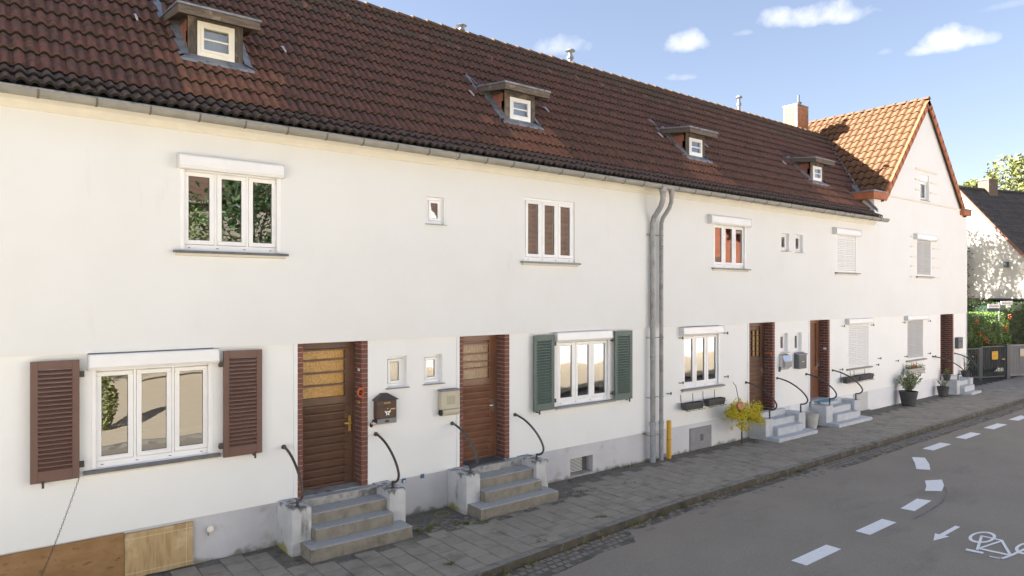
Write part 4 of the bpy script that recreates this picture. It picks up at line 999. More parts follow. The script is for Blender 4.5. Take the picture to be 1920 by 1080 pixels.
def door(h, d0, d1, style, wl=.085, wr=.105, yl=.245):
    x0, x1 = d0+wl+.0, d1-wr
    dr = thing('door', ((x0+x1)/2, yl, .6)); dr.parent = h; dr.location = dr.location-WL[h]
    m = {'brown': M['door_brown'], 'red': M['door_red'], 'grid': M['door_brown'], 'slot': M['door_red']}[style]; am = M['amber'] if style == 'brown' else M['amber_pale']
    mb = MB(); mb.box(x0-.06, x0+.035, yl, yl+.1, .62, 2.82); mb.box(x1-.03, x1+.05, yl, yl+.1, .62, 2.82); mb.box(x0+.035, x1-.03, yl+.001, yl+.1, 2.72, 2.82); mb.build('door_frame', m, dr)
    a, b = x0+.035, x1-.03; st = .09; yd = yl+.02
    mb = MB(); mb.box(a, a+.03 if style in ('brown', 'red') else a+st, yd, yd+.045, .64, 2.72); mb.box(b-st*1.4, b, yd, yd+.045, .64, 2.72)
    mb.box(a, b, yd-.012, yd+.04, .62, .66); mb.build('door_stile', m, dr)
    ia, ib = a+.03 if style in ('brown', 'red') else a+st, b-st*1.4
    mb = MB(); mb.box(a+.001, b-.001, yd+.03, yd+.06, .64, 2.71); mb.build('door_core', m, dr)
    if style in ('brown', 'red'):
        bars = [2.70, 2.545, 2.35, 2.16, 1.965] if style == 'brown' else [2.66, 2.485, 2.345, 2.23, 2.03]
        for zb_, zt_ in zip(bars[1:], bars):
            q = MB(); q.quad((ia+.02, yd+.0285, zb_+.012), (ib-.01, yd+.0285, zb_+.012), (ib-.01, yd+.0285, zt_-.012), (ia+.02, yd+.0285, zt_-.012)); q.build('pane', am, dr)
        for zz in bars:
            q = MB(); q.box(ia, ib+.06, yd-.022, yd+.027, zz-.014, zz+.012); q.build('glazing_bar', m, dr)
        q = MB(); zz = bars[-1]; q.box(ia, ib, yd-.0, yd+.028, zz-.10, zz-.015); q.build('lock_rail', m, dr)
        zt_ = bars[-1]-.105; n = 10 if style == 'brown' else 11; p = (zt_-.66)/n
        for k in range(n):
            z0 = .66+p*k; q = MB()
            q.prism([(yd+.030, z0+.006), (yd+.018, z0+.006), (yd-.002, z0+p*.72), (yd-.020, z0+p*.80), (yd-.020, z0+p-.008), (yd-.012, z0+p-.001), (yd+.030, z0+p-.001)], 'x', ia, ib+.055); q.build('plank', m, dr)
    elif style == 'grid':
        q = MB(); q.quad((ia+.02, yd+.0285, 1.95), (ib-.02, yd+.0285, 1.95), (ib-.02, yd+.0285, 2.62), (ia+.02, yd+.0285, 2.62)); q.build('pane', M['amber'], dr)
        q = MB()
        for k in range(6): zz = 1.95+.67*k/5; q.box(ia, ib, yd-.01, yd+.027, zz-.012, zz+.012)
        for k in range(5): xx = ia+.01+(ib-ia-.02)*k/4; q.box(xx-.01, xx+.01, yd-.012, yd+.025, 1.95, 2.62)
        q.build('grille', M['iron'], dr)
        for k in range(11):
            z0 = .66+.115*k; q = MB(); q.prism([(yd+.030, z0), (yd+.008, z0), (yd-.004, z0+.108), (yd+.030, z0+.112)], 'x', ia, ib); q.build('plank', m, dr)
    else:
        for k, zz in enumerate((2.50, 2.30, 2.10, 1.90, 1.62)):
            q = MB(); q.box(ia+.02, ia+.24, yd+.0, yd+.0295, zz-.055, zz+.06); q.build('pane', M['curtain'], dr)
            q = MB(); q.box(ia, ia+.26, yd-.01, yd-.001, zz-.075, zz-.058); q.box(ia+.245, ia+.265, yd-.01, yd-.001, zz-.075, zz+.08); q.build('glazing_bar', m, dr)
        for k in range(11):
            z0 = .66+.075*k; q = MB(); q.prism([(yd+.030, z0), (yd+.006, z0), (yd-.002, z0+.070), (yd+.030, z0+.073)], 'x', ia, ib); q.build('plank', m, dr)
    q = MB(); xh = b-.055; hm = M['brass'] if style == 'brown' else M['steel']
    q.box(xh-.02, xh+.02, yd-.028, yd-.001, 1.42, 1.66); q.lathe((xh, yd-.06, 1.55), [(.012, -.012), (.026, 0), (.012, .014)], 10); q.box(xh-.008, xh+.008, yd-.06, yd-.02, 1.54, 1.56); q.box(xh-.10, xh, yd-.065, yd-.05, 1.545, 1.562); q.build('handle', hm, dr)
    mb = MB(); mb.box(d0+wl-.02, d1-wr+.02, -.02, yl+.05, .5, .615); mb.build('threshold', M['concrete'] if style in ('brown', 'red') else M['step_paint'], h)
    return dr
brick_jamb(H[0], *DR[0]); door(H[0], *DR[0], 'brown')
brick_jamb(H[1], *DR[1]); door(H[1], *DR[1], 'red')
brick_jamb(H[2], *DR[2]); door(H[2], *DR[2], 'grid')
brick_jamb(H[3], *DR[3]); door(H[3], *DR[3], 'slot')
brick_jamb(H[4], *DR[4], dd=.60); door(H[4], *DR[4], 'slot', yl=.52)
# upper threshold slabs (top landing), one per door
# ------------------------------------------------------------------ entrance steps
def cheek_mesh(mb, s0, s1, yf, z):
    mb.bbox(s0, s1, yf, .011, -.04, z, .014)
def steps(name_label, s0, s1, cw, zc, prof, m_cheek, m_tread, m_riser, rail_m, rails, low, cheek_front=-.56, topz=.60):
    t = thing('entrance_steps', ((s0+s1)/2, -.4, 0), name_label, 'steps', 'front steps of the row houses')
    for a, b in ((s0, s0+cw), (s1-cw, s1)):
        mb = MB(); mb.bbox(a, b, cheek_front, .011, -.04, zc, .012); mb.build('cheek_wall', m_cheek, t)
    ia, ib = s0+cw+.001, s1-cw-.001
    for k, (yf, yb, z0, z1) in enumerate(prof):
        a, b = (ia, ib) if k or not low else (s0+low[0], s1+low[1])
        mb = MB(); j = random.uniform(-.004, .004)
        c = .008
        mb.mat = 0; mb.add([(a, yf+c, z1+j), (b, yf+c, z1-j), (b, yb, z1-j), (a, yb, z1+j)], [(0, 1, 2, 3)])
        mb.add([(a, yf, z1-c+j), (b, yf, z1-c-j), (b, yf+c, z1-j), (a, yf+c, z1+j)], [(0, 1, 2, 3)])
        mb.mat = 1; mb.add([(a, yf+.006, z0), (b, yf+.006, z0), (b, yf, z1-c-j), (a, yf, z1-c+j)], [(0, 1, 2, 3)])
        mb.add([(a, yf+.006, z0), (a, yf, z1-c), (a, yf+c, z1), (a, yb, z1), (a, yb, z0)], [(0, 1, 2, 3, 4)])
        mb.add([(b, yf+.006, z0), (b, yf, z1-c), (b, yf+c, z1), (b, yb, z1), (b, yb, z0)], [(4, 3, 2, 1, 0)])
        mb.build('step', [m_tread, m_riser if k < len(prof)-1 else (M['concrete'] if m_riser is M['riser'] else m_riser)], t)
    for xm, xc in rails:
        mb = MB(); dz = zc-.62; f = cheek_front+.56
        pts = [(xm+(xc-xm)*u, y_, z_) for u, y_, z_ in [(0, 0, 1.375), (.03, -.07, 1.368), (.25, -.26, 1.295), (.5, -.44, 1.165), (.75, -.57, 1.005), (.95, -.615, .86), (1, -.575, .765), (1, -.49, .718), (1, -.435, .712), (1, -.42, .69), (1, -.42, zc-.01)]]
        # smooth by Catmull-Rom
        P = [Vector(p) for p in pts]; out = []
        for i in range(len(P)-1):
            p0, p1, p2, p3 = P[max(0, i-1)], P[i], P[i+1], P[min(len(P)-1, i+2)]
            for q in range(4):
                u = q/4; out.append(.5*((2*p1)+(-p0+p2)*u+(2*p0-5*p1+4*p2-p3)*u*u+(-p0+3*p1-3*p2+p3)*u**3))
        out.append(P[-1]); mb.tube(out, .019, 8)
        mb.lathe((0, 0, 0), [(.034, 0), (.034, .018)], 10)
        n_ = 20; mb.v[-n_:] = [(xm+v[0], -.002-v[2], 1.372+v[1]) for v in mb.v[-n_:]]
        mb.lathe((xc, -.42, zc+.0), [(.036, 0), (.036, .008)], 10)
        mb.build('handrail', rail_m, t, smooth=False, angle=40)
    return t
steps('worn grey concrete steps with brown handrails at the amber-glass door', 3.37, 5.12, .28, .62, [(-.93, -.40, -.04, .165), (-.70, -.20, .165, .335), (-.48, .012, .335, .49), (-.16, .011, .49, .605)], M['cheek_paint'], M['concrete_step'], M['riser'], M['rail_brown'], [(3.46, 3.50), (4.90, 4.97)], (.12, -.10))
steps('worn grey concrete steps with green-grey handrails at the reddish door', 6.22, 7.98, .28, .62, [(-.93, -.40, -.04, .165), (-.70, -.20, .165, .335), (-.48, .012, .335, .49), (-.16, .011, .49, .605)], M['cheek_paint'], M['concrete_step'], M['riser'], M['rail_green'], [(6.31, 6.40), (7.66, 7.82)], (.03, -.10))
NP = [(-.80, -.35, -.04, .085), (-.58, -.15, .085, .27), (-.36, .012, .27, .43), (-.10, .011, .43, .58)]
steps('pale blue-grey painted steps below the dark brown grille door', 15.07, 16.92, .34, .50, NP, M['step_paint'], M['step_paint'], M['step_paint'], M['rail_dark'], [(14.92, 15.30), (16.33, 16.75)], (.02, -.02), -.46)
steps('pale painted steps with a blue doormat at their top', 18.0, 19.95, .36, .53, NP, M['step_paint'], M['step_paint'], M['step_paint'], M['rail_dark'], [(17.78, 18.25), (19.23, 19.75)], (.02, -.02), -.46)
steps('small pale painted steps at the corner house door', 27.25, 28.8, .30, .50, NP, M['step_paint'], M['step_paint'], M['step_paint'], M['rail_dark'], [(26.3, 27.4), (28.3, 28.68)], (.31, -.31), -.44)

# ------------------------------------------------------------------ down pipes
def downpipe(h, s, r, sb):
    pts = [(s, -.395, 5.78), (s, -.395, 5.60), (s, -.39, 5.50), (s-.0, -.34, 5.38), (s, -.24, 5.26), (s, -.16, 5.17), (s, -.125, 5.06), (s, -.12, 4.9), (s, -.12, 3.2), (s, -.12, 2.9)]
    mb = MB(); mb.tube([pts[0], pts[1]], [r*1.55, r*1.05], 12); mb.tube(pts[1:]+[(s, -.12, .78)], r, 12)
    dp = mb.build('downpipe', M['pipe'], h, smooth=False, angle=40)
    mb = MB(); mb.tube([(s, -.12, .80), (s, -.12, -.05)], r*1.13, 12); mb.tube([(s, -.12, .76), (s, -.12, .83)], r*1.3, 12); mb.build('standpipe', M['pipe_low'], dp, smooth=False, angle=40)
    for z in (4.80, 2.62, 1.35, .55):
        mb = MB(); mb.tube([(s, -.12, z-.012), (s, -.12, z+.012)], r*1.2, 12); mb.box(s-.11, s-r, -.125, -.11, z-.008, z+.008); mb.box(s-.11, s-.10, -.12, -.03, z-.008, z+.008); mb.build('pipe_clip', M['pipe'], dp)
    for z in (4.55, 2.2):
        mb = MB(); mb.tube([(s, -.12, z), (s, -.12, z+.035)], r*1.06, 12); mb.build('pipe_joint', M['zinc'], dp)
downpipe(H[1], 11.30, .056, 0); downpipe(H[2], 11.58, .044, 0)

# ------------------------------------------------------------------ boards, vents, small wall things
mb = MB(); mb.box(-1.6, 1.462, -.022, .0, .0, .585); mb.build('chipboard_panel', M['osb'], None, 'long brown chipboard panel covering the base of the nearest house', 'board')
pb = thing('plywood_panel', (1.86, -.02, .0), 'pale knotty plywood board leaning on the house base beside brown chipboard', 'board')
mb = MB(); mb.box(1.466, 2.255, -.034, .0, .01, .565); mb.build('board', M['ply'], pb)
mb = MB(); mb.box(1.47, 2.25, -.036, -.0345, .49, .498); mb.box(2.17, 2.178, -.0365, -.035, .012, .562); mb.box(1.47, 2.25, -.036, -.0345, .06, .068); mb.build('tape_line', M['ply_tape'], pb)
vc = thing('vent_cap', (2.45, -.01, .42), 'small cream round outlet cap on the grey base below the window', 'outlet')
mb = MB(); mb.lathe((0, 0, 0), [(.032, 0), (.036, .012), (.045, .02), (.045, .045), (.03, .055)], 12); mb.v = [(2.47+v[0], .01-v[2]*1.2, .42+v[1]) for v in mb.v]; mb.build('cap', M['upvc_cream'], vc)
mb = MB(); mb.tube([(2.44, -.03, .38), (2.44, -.04, .34)], .006, 6); mb.build('stub', M['gasket'], vc)
# chain from the brown shutter
chn = MB(); p0 = Vector((.975, -.10, 1.345)); p1 = Vector((.46, -.42, .10)); n = 46
for k in range(n):
    t = k/n; p = p0.lerp(p1, t)+Vector((0, 0, -.07*math.sin(math.pi*t))); d = (p1-p0).normalized()
    side = Vector((1, 0, 0)) if k % 2 else Vector((0, 1, .0)); side = (side-d*side.dot(d)).normalized()
    L_ = .021; W2 = .009; pts = [p+d*math.cos(a)*L_+side*math.sin(a)*W2 for a in [2*math.pi*q/8 for q in range(9)]]
    chn.tube(pts, .0024, 4, cap=False)
chn.build('chain', M['iron'], None, 'thin dark chain hanging slantwise from the far-left brown shutter', 'chain')
# blue plates
for i_, (x, z) in enumerate([(5.40, .565), (5.74, .58)]):
    mb = MB(); mb.bbox(x-.033, x+.033, -.006, .012, z-.035, z+.035, .003); mb.mat = 1; mb.box(x-.015, x+.02, -.0085, -.0065, z-.01 if i_ else z-.03, z+.022 if i_ else z+.005)
    mb.build('utility_plate', [M['blue'], M['white'] if i_ == 0 else M['anthracite']], None, ['small blue wall plate with a pale mark, nearer the amber door', 'small blue wall plate with a dark mark, nearer the reddish door'][i_], 'wall plate', 'blue plates on the grey base')
# basement window with grille and orange box inside
bw = thing('basement_window', (9.35, 0, .03)); bw.parent = H[1]; bw.location = bw.location-WL[H[1]]
mb = MB(); mb.box(9.04, 9.65, .19, .2, .03, .36); mb.build('pane', M['curtain_dark'], bw)
mb = MB()
for k in range(11): mb.box(9.05, 9.50, .165, .175, .05+k*.028, .062+k*.028)
mb.build('grille', M['shutter_white'], bw)
mb = MB(); mb.box(9.05, 9.13, .176, .189, .06, .34); mb.build('box', M['orange'], bw); mb = MB(); mb.box(9.04, 9.65, .0, .28, .0, .032); mb.build('sill', M['concrete'], bw)
mb = MB(); mb.bbox(12.72, 13.52, -.012, .012, .0, .50, .004); mb.build('cover_panel', M['sill_grey'], H[2]); mb = MB(); mb.box(13.1, 13.2, -.018, -.0125, .18, .33); mb.box(13.13, 13.17, -.02, -.0185, .21, .30); mb.build('cover_latch', M['anthracite'], H[2])
mb = MB(); mb.bbox(20.5, 21.4, -.012, .012, .04, .585, .004); lv = mb.build('louvre_panel', M['shutter_grey'], H[3])
mb = MB()
for k in range(10): mb.box(20.56, 21.34, -.018, -.0125, .08+k*.05, .10+k*.05)
mb.build('louvre_slat', M['shutter_grey'], lv)
mb = MB(); mb.box(20.45, 21.5, -.06, .01, -.03, .03); mb.build('louvre_sill', M['anthracite'], H[3])
# yellow marker post
yp = thing('marker_post', (11.80, -.15, 0), 'yellow round marker post beside the two rain pipes', 'post')
mb = MB(); mb.lathe((11.80, -.15, 0), [(.052, 0), (.052, .80), (.046, .815), (.01, .82)], 14); mb.build('tube', M['yellow'], yp, angle=40)
mb = MB(); mb.lathe((11.80, -.15, .40), [(.0535, 0), (.0535, .012)], 14); mb.lathe((11.80, -.15, .66), [(.0535, 0), (.0535, .008)], 14); mb.build('joint', M['amber'], yp)
# orange cord ring and small plate at first door
mb = MB()
for k in range(4):
    c = Vector((4.635, -.012-.009*k, 2.05-.005*k)); mb.tube([c+Vector((.052*math.cos(a), .012*math.cos(a), .062*math.sin(a))) for a in [2*math.pi*q/20 for q in range(21)]], .0075, 6, cap=False)
mb.build('cord_ring', M['orange'], None, 'coiled orange cord hanging on the brick beside the amber-glass door', 'cord')
mb = MB(); mb.box(4.645, 4.663, .06, .10, 2.36, 2.40); mb.build('bell_push', M['white'], H[0]); mb = MB(); mb.box(4.645, 4.664, .05, .13, 1.86, 1.90); mb.build('name_plate', M['gold'], H[0])
mb = MB(); mb.box(16.10, 16.145, .02, .22, 1.92, 2.0); mb.mat = 1; mb.box(16.09, 16.144, .03, .20, 2.002, 2.05); mb.build('door_shelf', [M['anthracite'], M['orange']], H[2])
mb = MB(); mb.box(18.95, 18.995, .05, .12, 1.98, 2.03); mb.build('bell_push', M['white'], H[3])

# letterboxes
def text(body, size, loc, m, parent):
    cu = bpy.data.curves.new('lettering', 'FONT'); cu.body = body; cu.size = size; cu.extrude = .001; cu.align_x = 'CENTER'; cu.align_y = 'CENTER'
    o = bpy.data.objects.new('lettering', cu); o.rotation_euler = (R(90), 0, 0); C.objects.link(o)
    bpy.context.view_layer.update(); dg = bpy.context.evaluated_depsgraph_get(); me = bpy.data.meshes.new_from_object(o.evaluated_get(dg)); bpy.data.objects.remove(o)
    me.materials.clear(); me.materials.append(m); return put(me, 'lettering', parent, loc, (R(90), 0, 0))
def letterbox1():
    x0, x1, y0, z0, z1 = 4.86, 5.20, -.125, 1.62, 1.90
    t = thing('letterbox', (5.03, -.06, 1.52), 'brown letterbox with pitched roof and white post horn emblem', 'letterbox', 'letterboxes on the white walls')
    mb = MB(); mb.bbox(x0, x1, y0, -.001, z0, z1, .006); mb.build('body', M['mb_brown'], t)
    mb = MB(); mb.add([(x0-.03, y0-.03, z1), (x1+.03, y0-.03, z1), (x1+.03, 0, z1), (x0-.03, 0, z1), (x0+.12, y0+.05, z1+.10), (x1-.12, y0+.05, z1+.10), (x1-.12, 0, z1+.10), (x0+.12, 0, z1+.10)], [(0,1,5,4), (1,2,6,5), (2,3,7,6), (3,0,4,7), (4,5,6,7), (3,2,1,0)]); mb.build('roof', M['mb_brown_roof'], t)
    mb = MB(); mb.box(x0+.02, x1-.015, y0-.006, y0-.0005, z0+.02, z1-.10); mb.box(x0+.02, x1-.015, y0-.004, y0-.0005, z1-.095, z1-.088); mb.build('flap', M['mb_brown'], t)
    text('BRIEFE', .04, ((x0+x1)/2+.005, y0-.001, z1-.045), M['gold'], t)
    q = MB()                                               # post horn: ring, bell and mouthpiece with tassels
    c = ((x0+x1)/2+.01, z0+.085)
    for a in range(14):
        t0, t1 = 2*math.pi*a/14, 2*math.pi*(a+1)/14
        q.box(0, 0, 0, 0, 0, 0) if False else q.add([(c[0]+r_*math.cos(t_), y0-.008, c[1]+r_*math.sin(t_)) for r_, t_ in ((.026, t0), (.026, t1), (.012, t1), (.012, t0))], [(0, 1, 2, 3)])
    for poly in ([(-.045, .038), (-.052, .018), (-.020, -.018), (-.010, .012)], [(.045, .042), (.055, .020), (.024, -.012), (.012, .012)], [(-.024, -.018), (-.030, -.042), (-.010, -.034), (-.004, -.02)], [(.024, -.018), (.030, -.040), (.010, -.036), (.004, -.02)]):
        q.add([(c[0]+u, y0-.0085, c[1]+v) for u, v in poly], [(0, 1, 2, 3)])
    q.build('post_horn', M['white'], t)
    q = MB(); q.lathe((0, 0, 0), [(.009, 0), (.009, .004)], 8); q.v = [(c[0]+v[0], y0-.006-v[2], z1-.13+v[1]) for v in q.v]; q.box(x1-.11, x1-.03, y0-.009, y0-.0065, z0+.13, z0+.148); q.build('lock', M['gold'], t)
    q = MB(); q.bbox(x0+.015, x1+.004, y0+.006, -.001, 1.535, 1.617, .005); q.build('newspaper_tray', M['mb_grey'], t)
    q = MB(); q.box((x0+x1)/2-.03, (x0+x1)/2+.04, y0+.003, y0+.0055, 1.56, 1.59); q.build('tray_slot', M['black'], t)
    q = MB(); q.tube([(4.83, -.06, 1.575), (4.88, -.06, 1.58)], .038, 10); q.tube([(4.775, -.075, 1.53), (4.80, -.075, 1.532)], .03, 10); q.build('tube_end', M['black'], t)
    q = MB(); q.tube([(4.785, -.07, 1.54), (4.86, -.066, 1.56)], .03, 10); q.build('newspaper', M['paper'], t)
letterbox1()
t = thing('letterbox', (6.24, -.06, 1.55), 'cream metal letterbox with newspaper roll tube beside the reddish door', 'letterbox', 'letterboxes on the white walls')
x0, x1 = 6.03, 6.385
mb = MB(); mb.bbox(x0, x1, -.12, -.001, 1.64, 1.935, .008); mb.build('body', M['mb_cream'], t)
mb = MB(); mb.bbox(x0-.006, x1+.006, -.135, -.001, 1.937, 1.965, .004); mb.build('lid', M['mb_grey'], t)
mb = MB(); mb.box(x0+.10, x1-.09, -.1245, -.1205, 1.715, 1.86); mb.build('label_window', M['mb_cream_pane'], t)
mb = MB(); mb.box(x0+.06, x1-.06, -.1225, -.1202, 1.69, 1.885); mb.build('flap', M['mb_cream'], t)
mb = MB(); mb.tube([(x0+.03, -.07, 1.585), (x1, -.07, 1.585)], .055, 14); mb.build('newspaper_tube', M['mb_cream'], t, angle=40); mb = MB(); mb.tube([(x0, -.07, 1.585), (x0+.028, -.07, 1.585)], .05, 14); mb.build('tube_opening', M['black'], t)
mb = MB(); mb.box(x0+.10, x0+.24, -.11, -.05, 1.966, 1.971); mb.build('name_slot', M['anthracite'], t)
t = thing('letterbox', (16.6, -.08, 1.6), 'silver steel letterbox with bulging front below the pair of small windows', 'letterbox', 'letterboxes on the white walls')
mb = MB(); mb.prism([(0, 1.60), (-.06, 1.58), (-.14, 1.66), (-.16, 1.80), (-.10, 1.95), (0, 1.99)], 'x', 16.43, 16.80); mb.build('body', M['steel'], t)
mb = MB(); mb.prism([(-.141, 1.66), (-.162, 1.80), (-.168, 1.80), (-.148, 1.655)], 'x', 16.46, 16.80); mb.build('flap', M['pipe'], t)
mb = MB(); mb.box(16.41, 16.428, -.05, 0, 1.53, 1.66); mb.build('side_plate', M['anthracite'], t)
t = thing('letterbox', (17.4, -.08, 1.55), 'dark grey plastic letterbox below the right one of two small windows', 'letterbox', 'letterboxes on the white walls')
mb = MB(); mb.bbox(17.16, 17.55, -.15, -.001, 1.56, 1.95, .01); mb.build('body', M['anthracite'], t); mb = MB(); mb.prism([(-.165, 1.955), (0, 1.985), (0, 1.96), (-.165, 1.93)], 'x', 17.14, 17.57); mb.build('lid', M['sill_grey'], t)
mb = MB(); mb.box(17.33, 17.40, -.154, -.1505, 1.74, 1.755); mb.build('badge', M['white'], t); mb = MB(); mb.box(17.16, 17.55, -.153, -.1502, 1.66, 1.665); mb.build('flap_edge', M['black'], t)
t = thing('letterbox', (28.6, -.08, 1.55), 'dark grey letterbox at the far corner house beside its brick doorway', 'letterbox', 'letterboxes on the white walls')
mb = MB(); mb.bbox(28.32, 28.75, -.13, -.001, 1.55, 1.96, .01); mb.build('body', M['anthracite'], t); mb = MB(); mb.box(28.36, 28.72, -.134, -.1305, 1.80, 1.83); mb.build('slot', M['black'], t)

# ------------------------------------------------------------------ flower boxes, pots, ornaments
def leaves_into(mb, pts, size, up=.3):
    for p in pts:
        a = random.uniform(0, 6.283); e = random.uniform(-.9, 1.2); l = size*random.uniform(.7, 1.3); w_ = l*.42
        d = Vector((math.cos(a)*math.cos(e), math.sin(a)*math.cos(e), math.sin(e))); sd = d.cross(Vector((random.uniform(-1, 1), random.uniform(-1, 1), random.uniform(-1, 1)))).normalized()*w_
        p = Vector(p); mb.curt = random.random()
        mb.add([p-d*l*.5, p+sd*.5, p+d*l*.5, p-sd*.5], [(0, 1, 2, 3)])
def flower_box(x0, x1, z0, z1, label, m='pot_dark', plants=False, rack=True, group='flower boxes under the windows'):
    t = thing('flower_box', ((x0+x1)/2, -.15, z0), label, 'flower box', group)
    mb = MB(); y0, y1 = -.24, -.09; e = .018
    V = [(x0+e, y0+e, z0), (x1-e, y0+e, z0), (x1-e, y1-e, z0), (x0+e, y1-e, z0), (x0, y0, z1), (x1, y0, z1), (x1, y1, z1), (x0, y1, z1)]
    I = [(x0+.012, y0+.012, z1), (x1-.012, y0+.012, z1), (x1-.012, y1-.012, z1), (x0+.012, y1-.012, z1)]; I2 = [(a, b, c-.03) for a, b, c in I]
    mb.add(V+I+I2, [(3,2,1,0), (0,1,5,4), (1,2,6,5), (2,3,7,6), (3,0,4,7), (4,5,9,8), (5,6,10,9), (6,7,11,10), (7,4,8,11), (8,9,13,12), (9,10,14,13), (10,11,15,14), (11,8,12,15), (12,13,14,15)]); mb.build('trough', M[m], t)
    if rack:
        mb = MB()
        for xx in (x0+.1, x1-.1): mb.tube([(xx, -.005, z1+.17), (xx, -.02, z0-.01), (xx, -.25, z0-.02), (xx, -.26, z1-.05)], .006, 5)
        mb.tube([(x0-.02, -.255, z1-.06), (x1+.02, -.255, z1-.06)], .005, 5); mb.tube([(x0-.02, -.255, z0-.01), (x1+.02, -.255, z0-.01)], .005, 5); mb.build('wire_holder', M['iron'], t)
    if plants:
        for nm, mm, sd in (('foliage', 'leaf', .0), ('blossoms', 'leaf_orange', .1)):
            q = MB(); q.tint = []; n_ = 260 if nm == 'foliage' else 110
            leaves_into(q, [(random.uniform(x0+sd*2, x1-sd*4), random.uniform(y0, y1), z1+abs(random.gauss(0, .07))) for _ in range(n_)], .055); q.build(nm, M[mm], t)
    return t
flower_box(12.29, 12.92, .98, 1.13, 'empty black flower box on a wire rack, left of the two below the open-curtain window')
flower_box(13.10, 13.74, .99, 1.14, 'empty black flower box on a wire rack, right one beside the yellow bush')
flower_box(19.62, 20.38, .99, 1.15, 'empty dark flower box below the closed white shutter, left of a touching pair')
flower_box(20.42, 21.30, 1.00, 1.16, 'empty dark flower box below the closed white shutter, right of a touching pair')
flower_box(23.8, 25.05, .93, 1.10, 'pale flower box filled with green and red plants under the grey shutter', 'pot_light', True)
def pot(x, y, r, h_, m, label, cat='plant pot', group='plant pots along the house fronts', z=0):
    t = thing('plant_pot', (x, y, z), label, cat, group)
    mb = MB(); mb.lathe((x, y, z), [(r*.68, 0), (r*.80, h_*.3), (r*.95, h_*.8), (r, h_*.93), (r*1.03, h_), (r*.92, h_), (r*.88, h_*.88)], 20); mb.build('pot', M[m], t, angle=45)
    mb = MB(); mb.lathe((x, y, z+h_*.86), [(r*.88, 0), (r*.2, .02)], 14); mb.build('soil', M['earth'], t); return t
def sprig(t, x, y, z, n, hgt, spread, mname, ls, dens=16, stem='bark'):
    st = MB(); lf = MB(); lf.tint = []
    for k in range(n):
        a = random.uniform(0, 6.283); tilt = random.uniform(.05, 1)*spread; hh = hgt*random.uniform(.6, 1.05)
        top = Vector((x+math.cos(a)*tilt, y+math.sin(a)*tilt*.8, z+hh)); b = Vector((x+math.cos(a)*.03, y+math.sin(a)*.03, z))
        mid = b.lerp(top, .5)+Vector((0, 0, hh*.08)); st.tube([b, mid, top], [.006, .005, .003], 4)
        pts = []
        for q in range(dens):
            u = .25+.75*q/dens; p = (b.lerp(mid, u*2) if u < .5 else mid.lerp(top, u*2-1)); pts.append(p+Vector((random.gauss(0, .025), random.gauss(0, .025), random.gauss(0, .015))))
        leaves_into(lf, pts, ls)
    st.build('stems', M[stem], t); lf.build('foliage', M[mname], t)
t = pot(23.45, -.35, .27, .45, 'pot_dark', 'large dark tapered pot with a bushy pale green oleander on the pavement'); sprig(t, 23.45, -.35, .40, 46, .66, .52, 'leaf_pale', .095, 17)
t = pot(26.45, -.28, .19, .34, 'pot_dark', 'medium dark pot with a sparse dry plant left of the corner house steps'); sprig(t, 26.45, -.28, .3, 14, .30, .32, 'leaf_autumn', .05, 8)
t = pot(17.42, -.33, .21, .40, 'pot_light', 'empty cream round pot between two flights of pale steps')
t = pot(26.95, -.22, .13, .20, 'pot_dark', 'small dark pot with reddish plant on the left wall of the corner steps', z=.50); sprig(t, 26.95, -.22, .68, 12, .28, .14, 'leaf_autumn', .06, 10)
t = pot(28.75, -.2, .15, .22, 'pot_dark', 'dark pot with tall white blossoms at the right of the corner house door', z=.50); sprig(t, 28.75, -.2, .70, 9, .72, .30, 'leaf_pale', .07, 8)
for o in list(bpy.data.objects):
    if o.name.startswith('foliage') and o.parent == t: o.data.materials[0] = M['curtain']
# yellow bush and heart
yb = thing('yellow_bush', (14.30, -.32, 0), 'bright yellow leafed bush in front of the wall beside the first painted steps', 'bush')
st = MB(); lf = MB(); lf.tint = []
st.tube([(14.30, -.30, -.02), (14.30, -.30, .35), (14.26, -.31, .6)], [.02, .016, .012], 6)
for k in range(120):
    tx = random.uniform(-.58, .62); tz = random.gauss(-.04, .12); p = Vector((14.28+tx, -.35+random.uniform(-.17, .10), .78-tx*.17+tz))
    b = Vector((14.28, -.31, .55)); st.tube([b, b.lerp(p, .5)+Vector((0, 0, .05)), p], [.005, .004, .002], 4)
    leaves_into(lf, [p+Vector((random.gauss(0, .055), random.gauss(0, .04), random.gauss(0, .04))) for _ in range(30)], .055)
st.build('branches', M['bark'], yb); lf.build('foliage', M['leaf_yellow'], yb)
ho = thing('heart_ornament', (14.38, -.1, .9), 'rust-brown heart ornament hanging on a rod above the yellow bush', 'ornament')
mb = MB(); mb.tube([(14.40, 0, 1.42), (14.1, -.22, 1.43), (13.72, -.52, 1.45)], .008, 6); mb.tube([(13.72, -.52, 1.45), (13.80, -.56, 1.05)], .008, 6); mb.build('rod', M['iron'], ho)
hp = []
for k in range(24):
    a = 2*math.pi*k/24; hp.append((13.82+.0062*16*math.sin(a)**3*1.15, .98+.0062*(13*math.cos(a)-5*math.cos(2*a)-2*math.cos(3*a)-math.cos(4*a))*1.15))
mb = MB(); mb.prism(hp, 'y', -.59, -.54); mb.build('heart', M['copper'], ho)
mb = MB(); mb.bbox(18.20, 18.92, -.32, -.02, .588, .606, .004); dm = mb.build('doormat', M['mat_blue'], None, 'light blue doormat on the landing of the painted steps', 'doormat')
mb = MB(); mb.bbox(6.62, 7.35, -.13, .22, .617, .632, .004); mb.build('doormat', M['anthracite'], None, 'dark grey doormat on the sill of the reddish door', 'doormat')
mb = MB(); mb.bbox(15.2, 16.0, -.10, .2, .617, .63, .004); mb.build('doormat', M['black'], None, 'black doormat in front of the dark brown grille door', 'doormat')

